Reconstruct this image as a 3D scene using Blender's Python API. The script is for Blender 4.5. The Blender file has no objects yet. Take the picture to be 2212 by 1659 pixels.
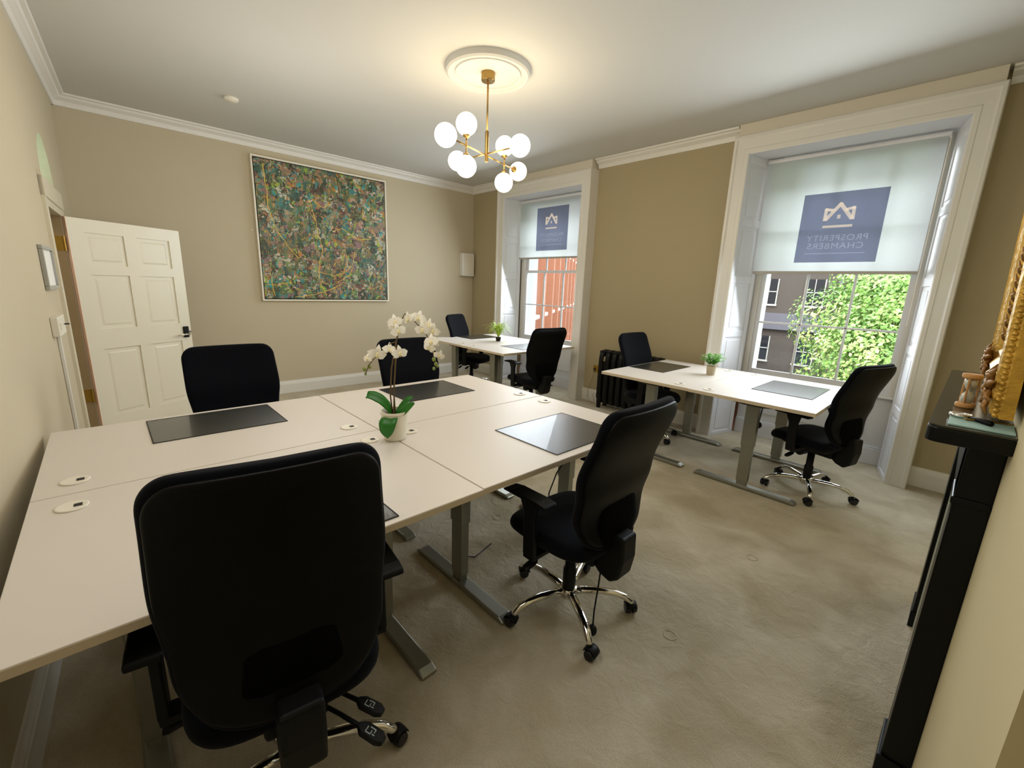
import bpy, bmesh, math, random
from mathutils import Vector, Matrix
PI = math.pi
C = bpy.context.scene.collection
random.seed(7)

# ------------------------------------------------------------------ materials
def lin(c):
    c = c / 255.0
    return c / 12.92 if c <= 0.04045 else ((c + 0.055) / 1.055) ** 2.4
def rgb(r, g, b): return (lin(r), lin(g), lin(b), 1)

def mat(name, col, rough=0.6, metal=0.0, var=0.0, vscale=4.0, bump=0.0, bscale=60.0, spec=0.5, sheen=0.0,
        coat=0.0, trans=0.0, emit=None, estr=0.0, aniso=None):
    m = bpy.data.materials.new(name); m.use_nodes = True
    nt = m.node_tree; b = nt.nodes['Principled BSDF']
    b.inputs['Base Color'].default_value = col
    b.inputs['Roughness'].default_value = rough
    b.inputs['Metallic'].default_value = metal
    b.inputs['Specular IOR Level'].default_value = spec
    b.inputs['Sheen Weight'].default_value = sheen
    b.inputs['Coat Weight'].default_value = coat
    b.inputs['Transmission Weight'].default_value = trans
    if emit:
        b.inputs['Emission Color'].default_value = emit
        b.inputs['Emission Strength'].default_value = estr
    tc = nt.nodes.new('ShaderNodeTexCoord')
    if var > 0:
        n = nt.nodes.new('ShaderNodeTexNoise'); n.inputs['Scale'].default_value = vscale
        n.inputs['Detail'].default_value = 5
        nt.links.new(tc.outputs['Object'], n.inputs['Vector'])
        mx = nt.nodes.new('ShaderNodeMix'); mx.data_type = 'RGBA'
        mx.inputs['A'].default_value = tuple(c * (1 - var) for c in col[:3]) + (1,)
        mx.inputs['B'].default_value = tuple(min(1, c * (1 + var)) for c in col[:3]) + (1,)
        nt.links.new(n.outputs['Fac'], mx.inputs['Factor'])
        nt.links.new(mx.outputs['Result'], b.inputs['Base Color'])
    if bump > 0:
        n2 = nt.nodes.new('ShaderNodeTexNoise'); n2.inputs['Scale'].default_value = bscale
        n2.inputs['Detail'].default_value = 3
        nt.links.new(tc.outputs['Object'], n2.inputs['Vector'])
        bp = nt.nodes.new('ShaderNodeBump'); bp.inputs['Strength'].default_value = bump
        bp.inputs['Distance'].default_value = 0.01
        nt.links.new(n2.outputs['Fac'], bp.inputs['Height'])
        nt.links.new(bp.outputs['Normal'], b.inputs['Normal'])
    return m

M = {}
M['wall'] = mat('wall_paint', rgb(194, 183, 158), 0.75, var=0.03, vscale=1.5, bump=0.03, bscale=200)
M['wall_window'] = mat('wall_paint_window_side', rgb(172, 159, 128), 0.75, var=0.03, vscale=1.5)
M['ceiling'] = mat('ceiling_paint', rgb(198, 197, 192), 0.8, var=0.015, vscale=1.0)
M['trim'] = mat('satin_white_trim', rgb(224, 222, 217), 0.38, var=0.015, vscale=3)
M['shutter'] = mat('shutter_white', rgb(222, 223, 228), 0.4, var=0.015, vscale=3)
M['door'] = mat('door_white_gloss', rgb(228, 222, 204), 0.3, var=0.02, vscale=4)
M['rawwood'] = mat('raw_door_edge', rgb(250, 214, 190), 0.7, var=0.08, vscale=14)
M['reveal'] = mat('door_reveal', rgb(150, 128, 92), 0.6, var=0.05)
M['desk'] = mat('desk_top_laminate', rgb(212, 204, 196), 0.42, var=0.012, vscale=2.5, spec=0.4)
M['desk_edge'] = mat('desk_edge_band', rgb(205, 190, 165), 0.5, var=0.02)
M['silver'] = mat('silver_powder_coat', rgb(150, 150, 140), 0.35, metal=0.75, var=0.03, vscale=10)
M['bronze'] = mat('dark_bracket', rgb(75, 66, 52), 0.5, metal=0.4, var=0.05)
M['fabric'] = mat('black_chair_fabric', rgb(5, 5, 6), 0.9, var=0.2, vscale=60, bump=0.12, bscale=500, spec=0.06)
M['seatfab'] = mat('charcoal_seat_fabric', rgb(9, 11, 18), 0.95, var=0.2, vscale=60, bump=0.12, bscale=500, spec=0.08, sheen=0.05)
M['piping'] = mat('black_leather_edge', rgb(5, 5, 4), 0.45, var=0.1, vscale=30, spec=0.16)
M['plastic'] = mat('black_plastic', rgb(8, 8, 9), 0.5, var=0.05, vscale=20, spec=0.25)
M['caster'] = mat('caster_rubber', rgb(14, 15, 20), 0.35, var=0.05, vscale=20, spec=0.5)
M['chrome'] = mat('polished_chrome', rgb(225, 222, 215), 0.08, metal=1.0, var=0.01)
M['brass'] = mat('brushed_brass', rgb(158, 130, 78), 0.32, metal=1.0, var=0.06, vscale=30)
M['gold_hinge'] = mat('old_brass_hinge', rgb(165, 130, 50), 0.4, metal=0.6, var=0.25, vscale=60)
M['mat_leather'] = mat('black_leather_mat', rgb(38, 37, 32), 0.33, var=0.1, vscale=20, bump=0.06, bscale=400, spec=1.0, coat=0.35)
M['white_plastic'] = mat('white_plastic', rgb(225, 219, 205), 0.4, var=0.01)
M['slot'] = mat('dark_slot', rgb(30, 24, 22), 0.7, var=0.1)
M['ceramic'] = mat('white_ceramic', rgb(232, 226, 208), 0.35, var=0.02, coat=0.2)
M['soil'] = mat('dark_soil', rgb(40, 28, 18), 0.95, var=0.3, vscale=60)
M['leaf'] = mat('orchid_leaf', rgb(28, 108, 14), 0.35, var=0.25, vscale=12, spec=0.5)
M['petal'] = mat('orchid_petal', rgb(246, 242, 230), 0.6, var=0.05, vscale=40, spec=0.2)
M['petalmid'] = mat('orchid_throat', rgb(238, 226, 176), 0.6, var=0.1, vscale=40)
M['stem'] = mat('orchid_stem', rgb(92, 72, 32), 0.6, var=0.2, vscale=30)
M['bud'] = mat('orchid_bud', rgb(130, 145, 62), 0.5, var=0.15, vscale=30)
M['spider'] = mat('spider_leaf', rgb(160, 185, 60), 0.5, var=0.3, vscale=20)
M['fern'] = mat('fern_leaf', rgb(100, 170, 45), 0.5, var=0.3, vscale=30)
M['terracotta'] = mat('stone_pot', rgb(178, 165, 140), 0.8, var=0.06, vscale=30)
M['iron'] = mat('black_cast_iron', rgb(12, 10, 9), 0.5, var=0.1, spec=0.3)
M['slate'] = mat('black_slate', rgb(6, 6, 6), 0.35, var=0.2, vscale=8, spec=0.25)
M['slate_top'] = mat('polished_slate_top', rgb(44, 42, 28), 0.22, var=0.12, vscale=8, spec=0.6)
M['slip'] = mat('pale_stone_slip', rgb(214, 220, 204), 0.5, var=0.05)
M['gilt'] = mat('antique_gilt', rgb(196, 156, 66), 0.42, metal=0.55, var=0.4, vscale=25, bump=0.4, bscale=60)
M['giltdark'] = mat('antique_gilt_brown', rgb(150, 108, 52), 0.5, metal=0.35, var=0.45, vscale=30, bump=0.5, bscale=70)  # browner gilt for the carvings
M['mirror'] = mat('mirror_glass', rgb(230, 230, 230), 0.02, metal=1.0, var=0.005)
M['wood'] = mat('turned_wood', rgb(205, 155, 95), 0.5, var=0.2, vscale=20)
M['paper'] = mat('pale_blue_paper', rgb(165, 200, 195), 0.7, var=0.05)
M['paperwhite'] = mat('white_paper', rgb(232, 232, 228), 0.7, var=0.03)
M['steel'] = mat('silver_frame', rgb(170, 170, 165), 0.3, metal=0.6, var=0.04)
M['cable'] = mat('black_cable', rgb(14, 13, 12), 0.5, var=0.05)
M['cablewhite'] = mat('cream_cable', rgb(190, 180, 150), 0.6, var=0.05)
M['icon'] = mat('pale_print', rgb(170, 180, 178), 0.6, var=0.02)
M['ext_white'] = mat('painted_outer_reveal', rgb(200, 200, 200), 0.7, var=0.02)
M['globe'] = mat('opal_globe', rgb(255, 245, 225), 0.3, emit=(1.0, 0.86, 0.64, 1), estr=6.0, var=0.01)
M['bark'] = mat('tree_bark', rgb(70, 55, 40), 0.9, var=0.2, vscale=10)
M['street'] = mat('street_asphalt', rgb(70, 75, 85), 0.9, var=0.1, vscale=1)
M['slategrey'] = mat('building_stone_band', rgb(92, 90, 98), 0.8, var=0.1)
M['ext_glass'] = mat('far_window_glass', rgb(40, 48, 55), 0.2, var=0.1)
M['warm_pane'] = mat('pane_painted_reflection', rgb(120, 78, 60), .4, var=.15)  # brick reflection is painted into the pane colour
M['pale_pier'] = mat('pale_brick_pier', rgb(172, 112, 82), .8, var=.1)
M['ext_trim'] = mat('far_window_trim', rgb(178, 175, 165), 0.6, var=0.05)

def glass_mat():
    m = bpy.data.materials.new('window_glass'); m.use_nodes = True; nt = m.node_tree
    nt.nodes.clear()
    o = nt.nodes.new('ShaderNodeOutputMaterial'); t = nt.nodes.new('ShaderNodeBsdfTransparent')
    t.inputs['Color'].default_value = (0.97, 0.985, 0.98, 1)
    g = nt.nodes.new('ShaderNodeBsdfGlossy'); g.inputs['Roughness'].default_value = 0.02
    f = nt.nodes.new('ShaderNodeFresnel'); f.inputs['IOR'].default_value = 1.3
    mx = nt.nodes.new('ShaderNodeMixShader')
    nt.links.new(f.outputs[0], mx.inputs[0]); nt.links.new(t.outputs[0], mx.inputs[1])
    nt.links.new(g.outputs[0], mx.inputs[2]); nt.links.new(mx.outputs[0], o.inputs[0])
    return m
M['glass'] = glass_mat()

def blind_mat(name, col, tcol, mixf, weave=True):
    m = bpy.data.materials.new(name); m.use_nodes = True; nt = m.node_tree; nt.nodes.clear()
    o = nt.nodes.new('ShaderNodeOutputMaterial')
    d = nt.nodes.new('ShaderNodeBsdfDiffuse'); d.inputs[0].default_value = col
    t = nt.nodes.new('ShaderNodeBsdfTranslucent'); t.inputs[0].default_value = tcol
    mx = nt.nodes.new('ShaderNodeMixShader'); mx.inputs[0].default_value = mixf
    tc = nt.nodes.new('ShaderNodeTexCoord'); n = nt.nodes.new('ShaderNodeTexNoise')
    n.inputs['Scale'].default_value = 90
    nt.links.new(tc.outputs['Object'], n.inputs['Vector'])
    mc = nt.nodes.new('ShaderNodeMix'); mc.data_type = 'RGBA'
    mc.inputs['A'].default_value = tuple(c * .93 for c in tcol[:3]) + (1,); mc.inputs['B'].default_value = tcol
    mx.inputs[0].default_value = mixf; nt.links.new(n.outputs['Fac'], mc.inputs['Factor']); nt.links.new(mc.outputs['Result'], t.inputs[0])
    nt.links.new(d.outputs[0], mx.inputs[1]); nt.links.new(t.outputs[0], mx.inputs[2]); nt.links.new(mx.outputs[0], o.inputs[0])
    return m
M['blind'] = blind_mat('blind_fabric', rgb(215, 215, 212), rgb(238, 240, 240), 0.78)
def print_mat(name, tint, ink, share, glow=None):
    """ink printed on a backlit blind: a tinted filter over the fabric, plus the ink's own colour"""
    m = bpy.data.materials.new(name); m.use_nodes = True; nt = m.node_tree; nt.nodes.clear()
    o = nt.nodes.new('ShaderNodeOutputMaterial'); t = nt.nodes.new('ShaderNodeBsdfTransparent'); t.inputs[0].default_value = tint
    d = nt.nodes.new('ShaderNodeBsdfDiffuse'); d.inputs[0].default_value = ink
    mx = nt.nodes.new('ShaderNodeMixShader'); mx.inputs[0].default_value = share
    nt.links.new(t.outputs[0], mx.inputs[1]); nt.links.new(d.outputs[0], mx.inputs[2])
    if glow:
        e = nt.nodes.new('ShaderNodeEmission'); e.inputs[0].default_value = glow[0]; e.inputs[1].default_value = glow[1]
        ad = nt.nodes.new('ShaderNodeAddShader'); nt.links.new(mx.outputs[0], ad.inputs[0]); nt.links.new(e.outputs[0], ad.inputs[1]); nt.links.new(ad.outputs[0], o.inputs[0])
    else: nt.links.new(mx.outputs[0], o.inputs[0])
    return m
M['logo_bg'] = print_mat('printed_navy_square', (.60, .62, .74, 1), rgb(140, 142, 160), 0.25)
M['logo_gold_glow'] = print_mat('printed_gold_glow', (1, 1, 1, 1), rgb(230, 215, 185), 0.35, ((.95, .80, .58, 1), .34))  # emission stands in for light coming through the emblem
M['logo_text_glow'] = print_mat('printed_lettering_glow', (1, 1, 1, 1), rgb(190, 195, 215), 0.3, ((.75, .80, 1.0, 1), .15))

def carpet_mat():
    m = bpy.data.materials.new('beige_carpet'); m.use_nodes = True; nt = m.node_tree; b = nt.nodes['Principled BSDF']
    b.inputs['Roughness'].default_value = 0.95; b.inputs['Specular IOR Level'].default_value = 0.1
    b.inputs['Sheen Weight'].default_value = 0.15
    tc = nt.nodes.new('ShaderNodeTexCoord')
    n1 = nt.nodes.new('ShaderNodeTexNoise'); n1.inputs['Scale'].default_value = 3.2; n1.inputs['Detail'].default_value = 6
    n1.inputs['Distortion'].default_value = 0.6
    n2 = nt.nodes.new('ShaderNodeTexNoise'); n2.inputs['Scale'].default_value = 320; n2.inputs['Detail'].default_value = 2
    n3 = nt.nodes.new('ShaderNodeTexNoise'); n3.inputs['Scale'].default_value = 12; n3.inputs['Detail'].default_value = 6
    n3.inputs['Distortion'].default_value = 0.5; n3.inputs['Roughness'].default_value = 0.6
    for n in (n1, n2, n3): nt.links.new(tc.outputs['Object'], n.inputs['Vector'])
    r = nt.nodes.new('ShaderNodeValToRGB'); r.color_ramp.elements[0].position = 0.32; r.color_ramp.elements[1].position = 0.68
    r.color_ramp.elements[0].color = rgb(188, 176, 148); r.color_ramp.elements[1].color = rgb(222, 212, 190)
    nt.links.new(n1.outputs['Fac'], r.inputs[0])
    mx = nt.nodes.new('ShaderNodeMix'); mx.data_type = 'RGBA'; mx.blend_type = 'MULTIPLY'; mx.inputs['Factor'].default_value = 0.55
    r2 = nt.nodes.new('ShaderNodeValToRGB'); r2.color_ramp.elements[0].position = 0.35; r2.color_ramp.elements[1].position = 0.65
    r2.color_ramp.elements[0].color = (0.62, 0.62, 0.6, 1); r2.color_ramp.elements[1].color = (1, 1, 1, 1)
    nt.links.new(n2.outputs['Fac'], r2.inputs[0])
    nt.links.new(r.outputs[0], mx.inputs['A']); nt.links.new(r2.outputs[0], mx.inputs['B'])
    nt.links.new(mx.outputs['Result'], b.inputs['Base Color'])
    ad = nt.nodes.new('ShaderNodeMath'); ad.operation = 'MULTIPLY_ADD'; ad.inputs[1].default_value = 5.0
    nt.links.new(n3.outputs['Fac'], ad.inputs[0]); nt.links.new(n2.outputs['Fac'], ad.inputs[2])
    bp = nt.nodes.new('ShaderNodeBump'); bp.inputs['Strength'].default_value = 0.65; bp.inputs['Distance'].default_value = 0.010
    nt.links.new(ad.outputs[0], bp.inputs['Height']); nt.links.new(bp.outputs[0], b.inputs['Normal'])
    return m
M['carpet'] = carpet_mat()

def brick_mat(name, c1, c2, mortar, scale, rough=0.85):
    m = bpy.data.materials.new(name); m.use_nodes = True; nt = m.node_tree; b = nt.nodes['Principled BSDF']
    b.inputs['Roughness'].default_value = rough
    tc = nt.nodes.new('ShaderNodeTexCoord'); mp = nt.nodes.new('ShaderNodeMapping')
    mp.inputs['Rotation'].default_value = (PI / 2, 0, 0)
    br = nt.nodes.new('ShaderNodeTexBrick'); br.inputs['Scale'].default_value = scale
    br.inputs['Color1'].default_value = c1; br.inputs['Color2'].default_value = c2; br.inputs['Mortar'].default_value = mortar
    br.inputs['Mortar Size'].default_value = 0.02
    nt.links.new(tc.outputs['Object'], mp.inputs['Vector']); nt.links.new(mp.outputs[0], br.inputs['Vector'])
    nt.links.new(br.outputs['Color'], b.inputs['Base Color'])
    return m
M['brick_red'] = brick_mat('orange_red_brick', rgb(190, 125, 92), rgb(200, 135, 100), rgb(202, 148, 118), 9)
M['brick_dark'] = brick_mat('dark_brown_brick', rgb(62, 54, 48), rgb(72, 62, 54), rgb(78, 72, 66), 7)

def foliage_mat():
    m = bpy.data.materials.new('tree_leaves'); m.use_nodes = True; nt = m.node_tree; b = nt.nodes['Principled BSDF']
    b.inputs['Roughness'].default_value = 0.6
    g = nt.nodes.new('ShaderNodeNewGeometry'); r = nt.nodes.new('ShaderNodeValToRGB')
    e = r.color_ramp.elements; e[0].color = rgb(84, 130, 44); e[0].position = 0.0; e[1].color = rgb(196, 210, 136); e[1].position = 1.0
    x = r.color_ramp.elements.new(0.6); x.color = rgb(130, 174, 80)
    nz = nt.nodes.new('ShaderNodeTexNoise'); nz.inputs['Scale'].default_value = 1.6; nz.inputs['Detail'].default_value = 4  # large noise paints sunlit and shaded leaf masses into the colour
    nt.links.new(g.outputs['Position'], nz.inputs['Vector'])
    k = nt.nodes.new('ShaderNodeMath'); k.operation = 'MULTIPLY_ADD'; k.inputs[1].default_value = 0.5; nt.links.new(g.outputs['Random Per Island'], k.inputs[0])
    k2 = nt.nodes.new('ShaderNodeMath'); k2.operation = 'MULTIPLY_ADD'; k2.inputs[1].default_value = 3.2; k2.inputs[2].default_value = -1.35
    nt.links.new(nz.outputs['Fac'], k2.inputs[0]); nt.links.new(k2.outputs[0], k.inputs[2])
    nt.links.new(k.outputs[0], r.inputs[0]); nt.links.new(r.outputs[0], b.inputs['Base Color'])
    return m
M['foliage'] = foliage_mat()

def painting_mat():
    m = bpy.data.materials.new('abstract_paint'); m.use_nodes = True; nt = m.node_tree; b = nt.nodes['Principled BSDF']
    b.inputs['Roughness'].default_value = 0.45
    N, Lk = nt.nodes.new, nt.links.new
    tc = N('ShaderNodeTexCoord')
    nz = N('ShaderNodeTexNoise'); nz.inputs['Scale'].default_value = 5; nz.inputs['Detail'].default_value = 4
    Lk(tc.outputs['Object'], nz.inputs['Vector'])
    ds = N('ShaderNodeMix'); ds.data_type = 'VECTOR'; ds.inputs['Factor'].default_value = 0.22
    Lk(tc.outputs['Object'], ds.inputs['A']); Lk(nz.outputs['Color'], ds.inputs['B'])
    def ramp(cols):
        r = N('ShaderNodeValToRGB'); r.color_ramp.interpolation = 'CONSTANT'
        n = len(cols)
        while len(r.color_ramp.elements) < n: r.color_ramp.elements.new(0.5)
        for i, c in enumerate(cols):
            r.color_ramp.elements[i].position = i / n; r.color_ramp.elements[i].color = rgb(*c)
        return r
    def vor(scale, cols, stretch=(1, 1, 1)):
        mp = N('ShaderNodeMapping'); mp.inputs['Scale'].default_value = stretch
        Lk(ds.outputs['Result'], mp.inputs['Vector'])
        v = N('ShaderNodeTexVoronoi'); v.inputs['Scale'].default_value = scale; Lk(mp.outputs[0], v.inputs['Vector'])
        sp = N('ShaderNodeSeparateColor'); Lk(v.outputs['Color'], sp.inputs[0])
        r = ramp(cols); Lk(sp.outputs[0], r.inputs[0]); return r, v, sp
    r1, v1, s1 = vor(8, [(76, 84, 50), (124, 104, 70), (56, 92, 82), (146, 118, 96), (92, 116, 72), (110, 76, 66), (140, 140, 116), (52, 62, 42)])
    r2, v2, s2 = vor(19, [(50, 54, 36), (66, 126, 126), (160, 122, 88), (92, 106, 60), (172, 172, 152), (84, 58, 56), (138, 106, 110), (112, 130, 80), (54, 80, 70)], (1, 1.6, 0.8))
    n2 = N('ShaderNodeTexNoise'); n2.inputs['Scale'].default_value = 9; n2.inputs['Detail'].default_value = 6; Lk(tc.outputs['Object'], n2.inputs['Vector'])
    st = N('ShaderNodeMath'); st.operation = 'GREATER_THAN'; st.inputs[1].default_value = 0.48; Lk(n2.outputs['Fac'], st.inputs[0])
    m1 = N('ShaderNodeMix'); m1.data_type = 'RGBA'; Lk(st.outputs[0], m1.inputs['Factor']); Lk(r1.outputs[0], m1.inputs['A']); Lk(r2.outputs[0], m1.inputs['B'])
    # small pale blocks
    r3, v3, s3 = vor(38, [(200, 195, 180), (190, 150, 130), (150, 175, 60), (60, 150, 150), (185, 120, 50)], (1, 1, 1))
    n4 = N('ShaderNodeTexNoise'); n4.inputs['Scale'].default_value = 6.0; n4.inputs['Detail'].default_value = 3
    mp4 = N('ShaderNodeMapping'); mp4.inputs['Location'].default_value = (3.1, 1.7, 5.2); Lk(tc.outputs['Object'], mp4.inputs['Vector']); Lk(mp4.outputs[0], n4.inputs['Vector'])
    g4 = N('ShaderNodeMath'); g4.operation = 'MULTIPLY_ADD'; g4.inputs[1].default_value = 0.45; Lk(s3.outputs[1], g4.inputs[0]); Lk(n4.outputs['Fac'], g4.inputs[2])
    g5 = N('ShaderNodeMath'); g5.operation = 'GREATER_THAN'; g5.inputs[1].default_value = 0.88; Lk(g4.outputs[0], g5.inputs[0])
    m2 = N('ShaderNodeMix'); m2.data_type = 'RGBA'; Lk(g5.outputs[0], m2.inputs['Factor']); Lk(m1.outputs['Result'], m2.inputs['A']); Lk(r3.outputs[0], m2.inputs['B'])
    last = m2
    # scratchy horizontal and vertical lines
    for sc, col, off, w in (((1, 1.3, 10), (40, 120, 105), 0.0, 0.012), ((1, 9, 1.2), (190, 150, 70), 4.0, 0.006), ((1, 2.2, 2.0), (40, 38, 30), 9.0, 0.008)):
        mp = N('ShaderNodeMapping'); mp.inputs['Scale'].default_value = sc; mp.inputs['Location'].default_value = (off, off, off)
        Lk(tc.outputs['Object'], mp.inputs['Vector'])
        nn = N('ShaderNodeTexNoise'); nn.inputs['Scale'].default_value = 3.0; nn.inputs['Detail'].default_value = 3; Lk(mp.outputs[0], nn.inputs['Vector'])
        su = N('ShaderNodeMath'); su.operation = 'SUBTRACT'; su.inputs[1].default_value = 0.5; Lk(nn.outputs['Fac'], su.inputs[0])
        ab = N('ShaderNodeMath'); ab.operation = 'ABSOLUTE'; Lk(su.outputs[0], ab.inputs[0])
        lt = N('ShaderNodeMath'); lt.operation = 'LESS_THAN'; lt.inputs[1].default_value = w; Lk(ab.outputs[0], lt.inputs[0])
        mm = N('ShaderNodeMix'); mm.data_type = 'RGBA'; Lk(lt.outputs[0], mm.inputs['Factor']); Lk(last.outputs['Result'], mm.inputs['A'])
        mm.inputs['B'].default_value = rgb(*col); last = mm
    Lk(last.outputs['Result'], b.inputs['Base Color'])
    return m
M['painting'] = painting_mat()
M['drip'] = mat('yellow_paint_drip', rgb(228, 190, 76), 0.5, var=0.2, vscale=8)

for k_, f_ in dict(foliage=.82, brick_red=.75, brick_dark=.75, ext_trim=.7, slategrey=.7, ext_white=.75, warm_pane=.7, pale_pier=.7, street=.5, ext_glass=.5).items():
    for nd in M[k_].node_tree.nodes:
        if nd.type == 'VALTORGB':
            for el in nd.color_ramp.elements: el.color = tuple(c * f_ for c in el.color[:3]) + (1,)
        for ip in nd.inputs:
            if ip.type == 'RGBA' and not ip.is_linked and ip.name in ('Color1', 'Color2', 'Mortar', 'Base Color', 'A', 'B'):
                ip.default_value = tuple(c * f_ for c in ip.default_value[:3]) + (1,)
# ------------------------------------------------------------------ mesh builder
class MB:
    def __init__(s): s.bm = bmesh.new()
    def box(s, x0, x1, y0, y1, z0, z1, mtx=None):
        r = bmesh.ops.create_cube(s.bm, size=1.0)
        mm = Matrix.Translation(((x0 + x1) / 2, (y0 + y1) / 2, (z0 + z1) / 2)) @ Matrix.Diagonal((x1 - x0, y1 - y0, z1 - z0, 1))
        if mtx is not None: mm = mtx @ mm
        bmesh.ops.transform(s.bm, matrix=mm, verts=r['verts']); return s
    def rings(s, rs, cap=True, closed=False):
        V = [[s.bm.verts.new(p) for p in r] for r in rs]; n = len(V[0])
        k = len(V)
        for i in range(k if closed else k - 1):
            a, b = V[i], V[(i + 1) % k]
            for j in range(n): s.bm.faces.new((a[j], a[(j + 1) % n], b[(j + 1) % n], b[j]))
        if cap and not closed:
            s.bm.faces.new(list(reversed(V[0]))); s.bm.faces.new(V[-1])
        return s
    def cyl(s, p, q, r0, r1=None, n=16):
        return s.tube([p, q], [r0, r0 if r1 is None else r1], n)
    def tube(s, pts, rad, n=10, flat=None):
        pts = [Vector(p) for p in pts]
        if not isinstance(rad, (list, tuple)): rad = [rad] * len(pts)
        rs = []; prev = None
        for i, p in enumerate(pts):
            t = (pts[min(i + 1, len(pts) - 1)] - pts[max(i - 1, 0)]).normalized()
            if prev is None:
                u = t.orthogonal().normalized() if flat is None else (Vector(flat) - t * Vector(flat).dot(t)).normalized()
            else:
                u = (prev - t * prev.dot(t)).normalized()
            prev = u; w = t.cross(u)
            rr = rad[i]
            if isinstance(rr, tuple): ra, rb = rr
            else: ra = rb = rr
            rs.append([p + u * ra * math.cos(2 * PI * k / n) + w * rb * math.sin(2 * PI * k / n) for k in range(n)])
        return s.rings(rs)
    def lathe(s, prof, n=32, c=(0, 0, 0), cap=True):
        rs = [[(c[0] + r * math.cos(2 * PI * k / n), c[1] + r * math.sin(2 * PI * k / n), c[2] + z) for k in range(n)] for r, z in prof]
        return s.rings(rs, cap)
    def sphere(s, c, r, u=24, v=14, sc=(1, 1, 1)):
        q = bmesh.ops.create_uvsphere(s.bm, u_segments=u, v_segments=v, radius=r)
        bmesh.ops.transform(s.bm, matrix=Matrix.Translation(c) @ Matrix.Diagonal((*sc, 1)), verts=q['verts']); return s
    def prism(s, poly, z0, z1, axis='z'):
        def P(a, b, c):
            return (a, b, c) if axis == 'z' else ((a, c, b) if axis == 'y' else (c, a, b))
        return s.rings([[P(a, b, z0) for a, b in poly], [P(a, b, z1) for a, b in poly]])
    def poly(s, pts):
        s.bm.faces.new([s.bm.verts.new(p) for p in pts]); return s
    def grid(s, P, nu, nv):
        V = [[s.bm.verts.new(P(i / nu, j / nv)) for j in range(nv + 1)] for i in range(nu + 1)]
        for i in range(nu):
            for j in range(nv): s.bm.faces.new((V[i][j], V[i + 1][j], V[i + 1][j + 1], V[i][j + 1]))
        return s
    def build(s, name, m, parent=None, smooth=False, bevel=0.0, sub=0, seg=2, mtx=None, solid=0.0):
        bmesh.ops.recalc_face_normals(s.bm, faces=s.bm.faces)
        if mtx is not None: bmesh.ops.transform(s.bm, matrix=mtx, verts=s.bm.verts)
        me = bpy.data.meshes.new(name); s.bm.to_mesh(me); s.bm.free()
        me.materials.append(m if not isinstance(m, str) else M[m])
        o = bpy.data.objects.new(name, me); C.objects.link(o)
        if parent is not None: o.parent = parent
        if smooth:
            for p in me.polygons: p.use_smooth = True
        if solid:
            md = o.modifiers.new('thickness', 'SOLIDIFY'); md.thickness = solid
        if bevel:
            md = o.modifiers.new('bevel', 'BEVEL'); md.width = bevel; md.segments = seg; md.limit_method = 'ANGLE'
            md.angle_limit = math.radians(40)
        if sub:
            md = o.modifiers.new('sub', 'SUBSURF'); md.levels = sub; md.render_levels = sub
        return o

def thing(name, label, cat, loc=(0, 0, 0), rotz=0, group=None):
    o = bpy.data.objects.new(name, None); C.objects.link(o); o.empty_display_size = 0.1
    o.location = loc; o.rotation_euler = (0, 0, rotz)
    o['label'] = label; o['category'] = cat
    if group: o['group'] = group
    return o
def tag(o, label, cat, group=None):
    o['label'] = label; o['category'] = cat
    if group: o['group'] = group
    return o
def struct(o): o['kind'] = 'structure'; return o
def empty_struct(name, label=None, cat=None):
    o = bpy.data.objects.new(name, None); C.objects.link(o); o['kind'] = 'structure'
    return o
def dup(root, loc, rotz, label, group=None):
    r = root.copy(); C.objects.link(r); r.location = loc; r.rotation_euler = (0, 0, rotz); r['label'] = label
    if group: r['group'] = group
    for ch in list(root.children):
        c = ch.copy(); C.objects.link(c); c.parent = r
        for g in list(ch.children):
            d = g.copy(); C.objects.link(d); d.parent = c
    return r

# ------------------------------------------------------------------ dimensions
XP, YW, ZC = -5.93, 4.60, 2.97          # painting wall, window wall, ceiling
WL0, WL1 = Vector((-5.93, -0.13, 0)), Vector((0.0, -0.41, 0))   # left wall line (slightly out of square)
XB = 0.115                                # chimney breast face
XA = 0.50                                 # alcove wall beside it

# ------------------------------------------------------------------ room shell
struct(MB().box(XP - .3, 1.2, -3.2, 4.93, -0.12, 0).build('floor', 'carpet'))
struct(MB().box(XP - .3, 1.2, -3.2, 5.2, ZC, ZC + .15).build('ceiling', 'ceiling'))
struct(MB().box(XP - .2, XP, -1.4, YW + .5, 0, ZC).build('wall_back', 'wall'))

W2 = dict(xo0=-1.83, xo1=-0.14, xi0=-1.69, xi1=-0.275)
W1 = dict(xo0=-5.17, xo1=-3.46, xi0=-5.025, xi1=-3.60)
# window wall with two bay openings reaching the floor
w = MB()
w.box(XP - .2, W1['xi0'] - .03, YW, YW + .35, 0, ZC)
w.box(W1['xi1'] + .03, W2['xi0'] - .03, YW, YW + .35, 0, ZC)
w.box(W2['xi1'] + .03, 1.2, YW, YW + .35, 0, ZC)
for W in (W1, W2): w.box(W['xi0'] - .03, W['xi1'] + .03, YW, YW + .35, 2.73, ZC)
struct(w.build('wall_right', 'wall_window'))

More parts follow.
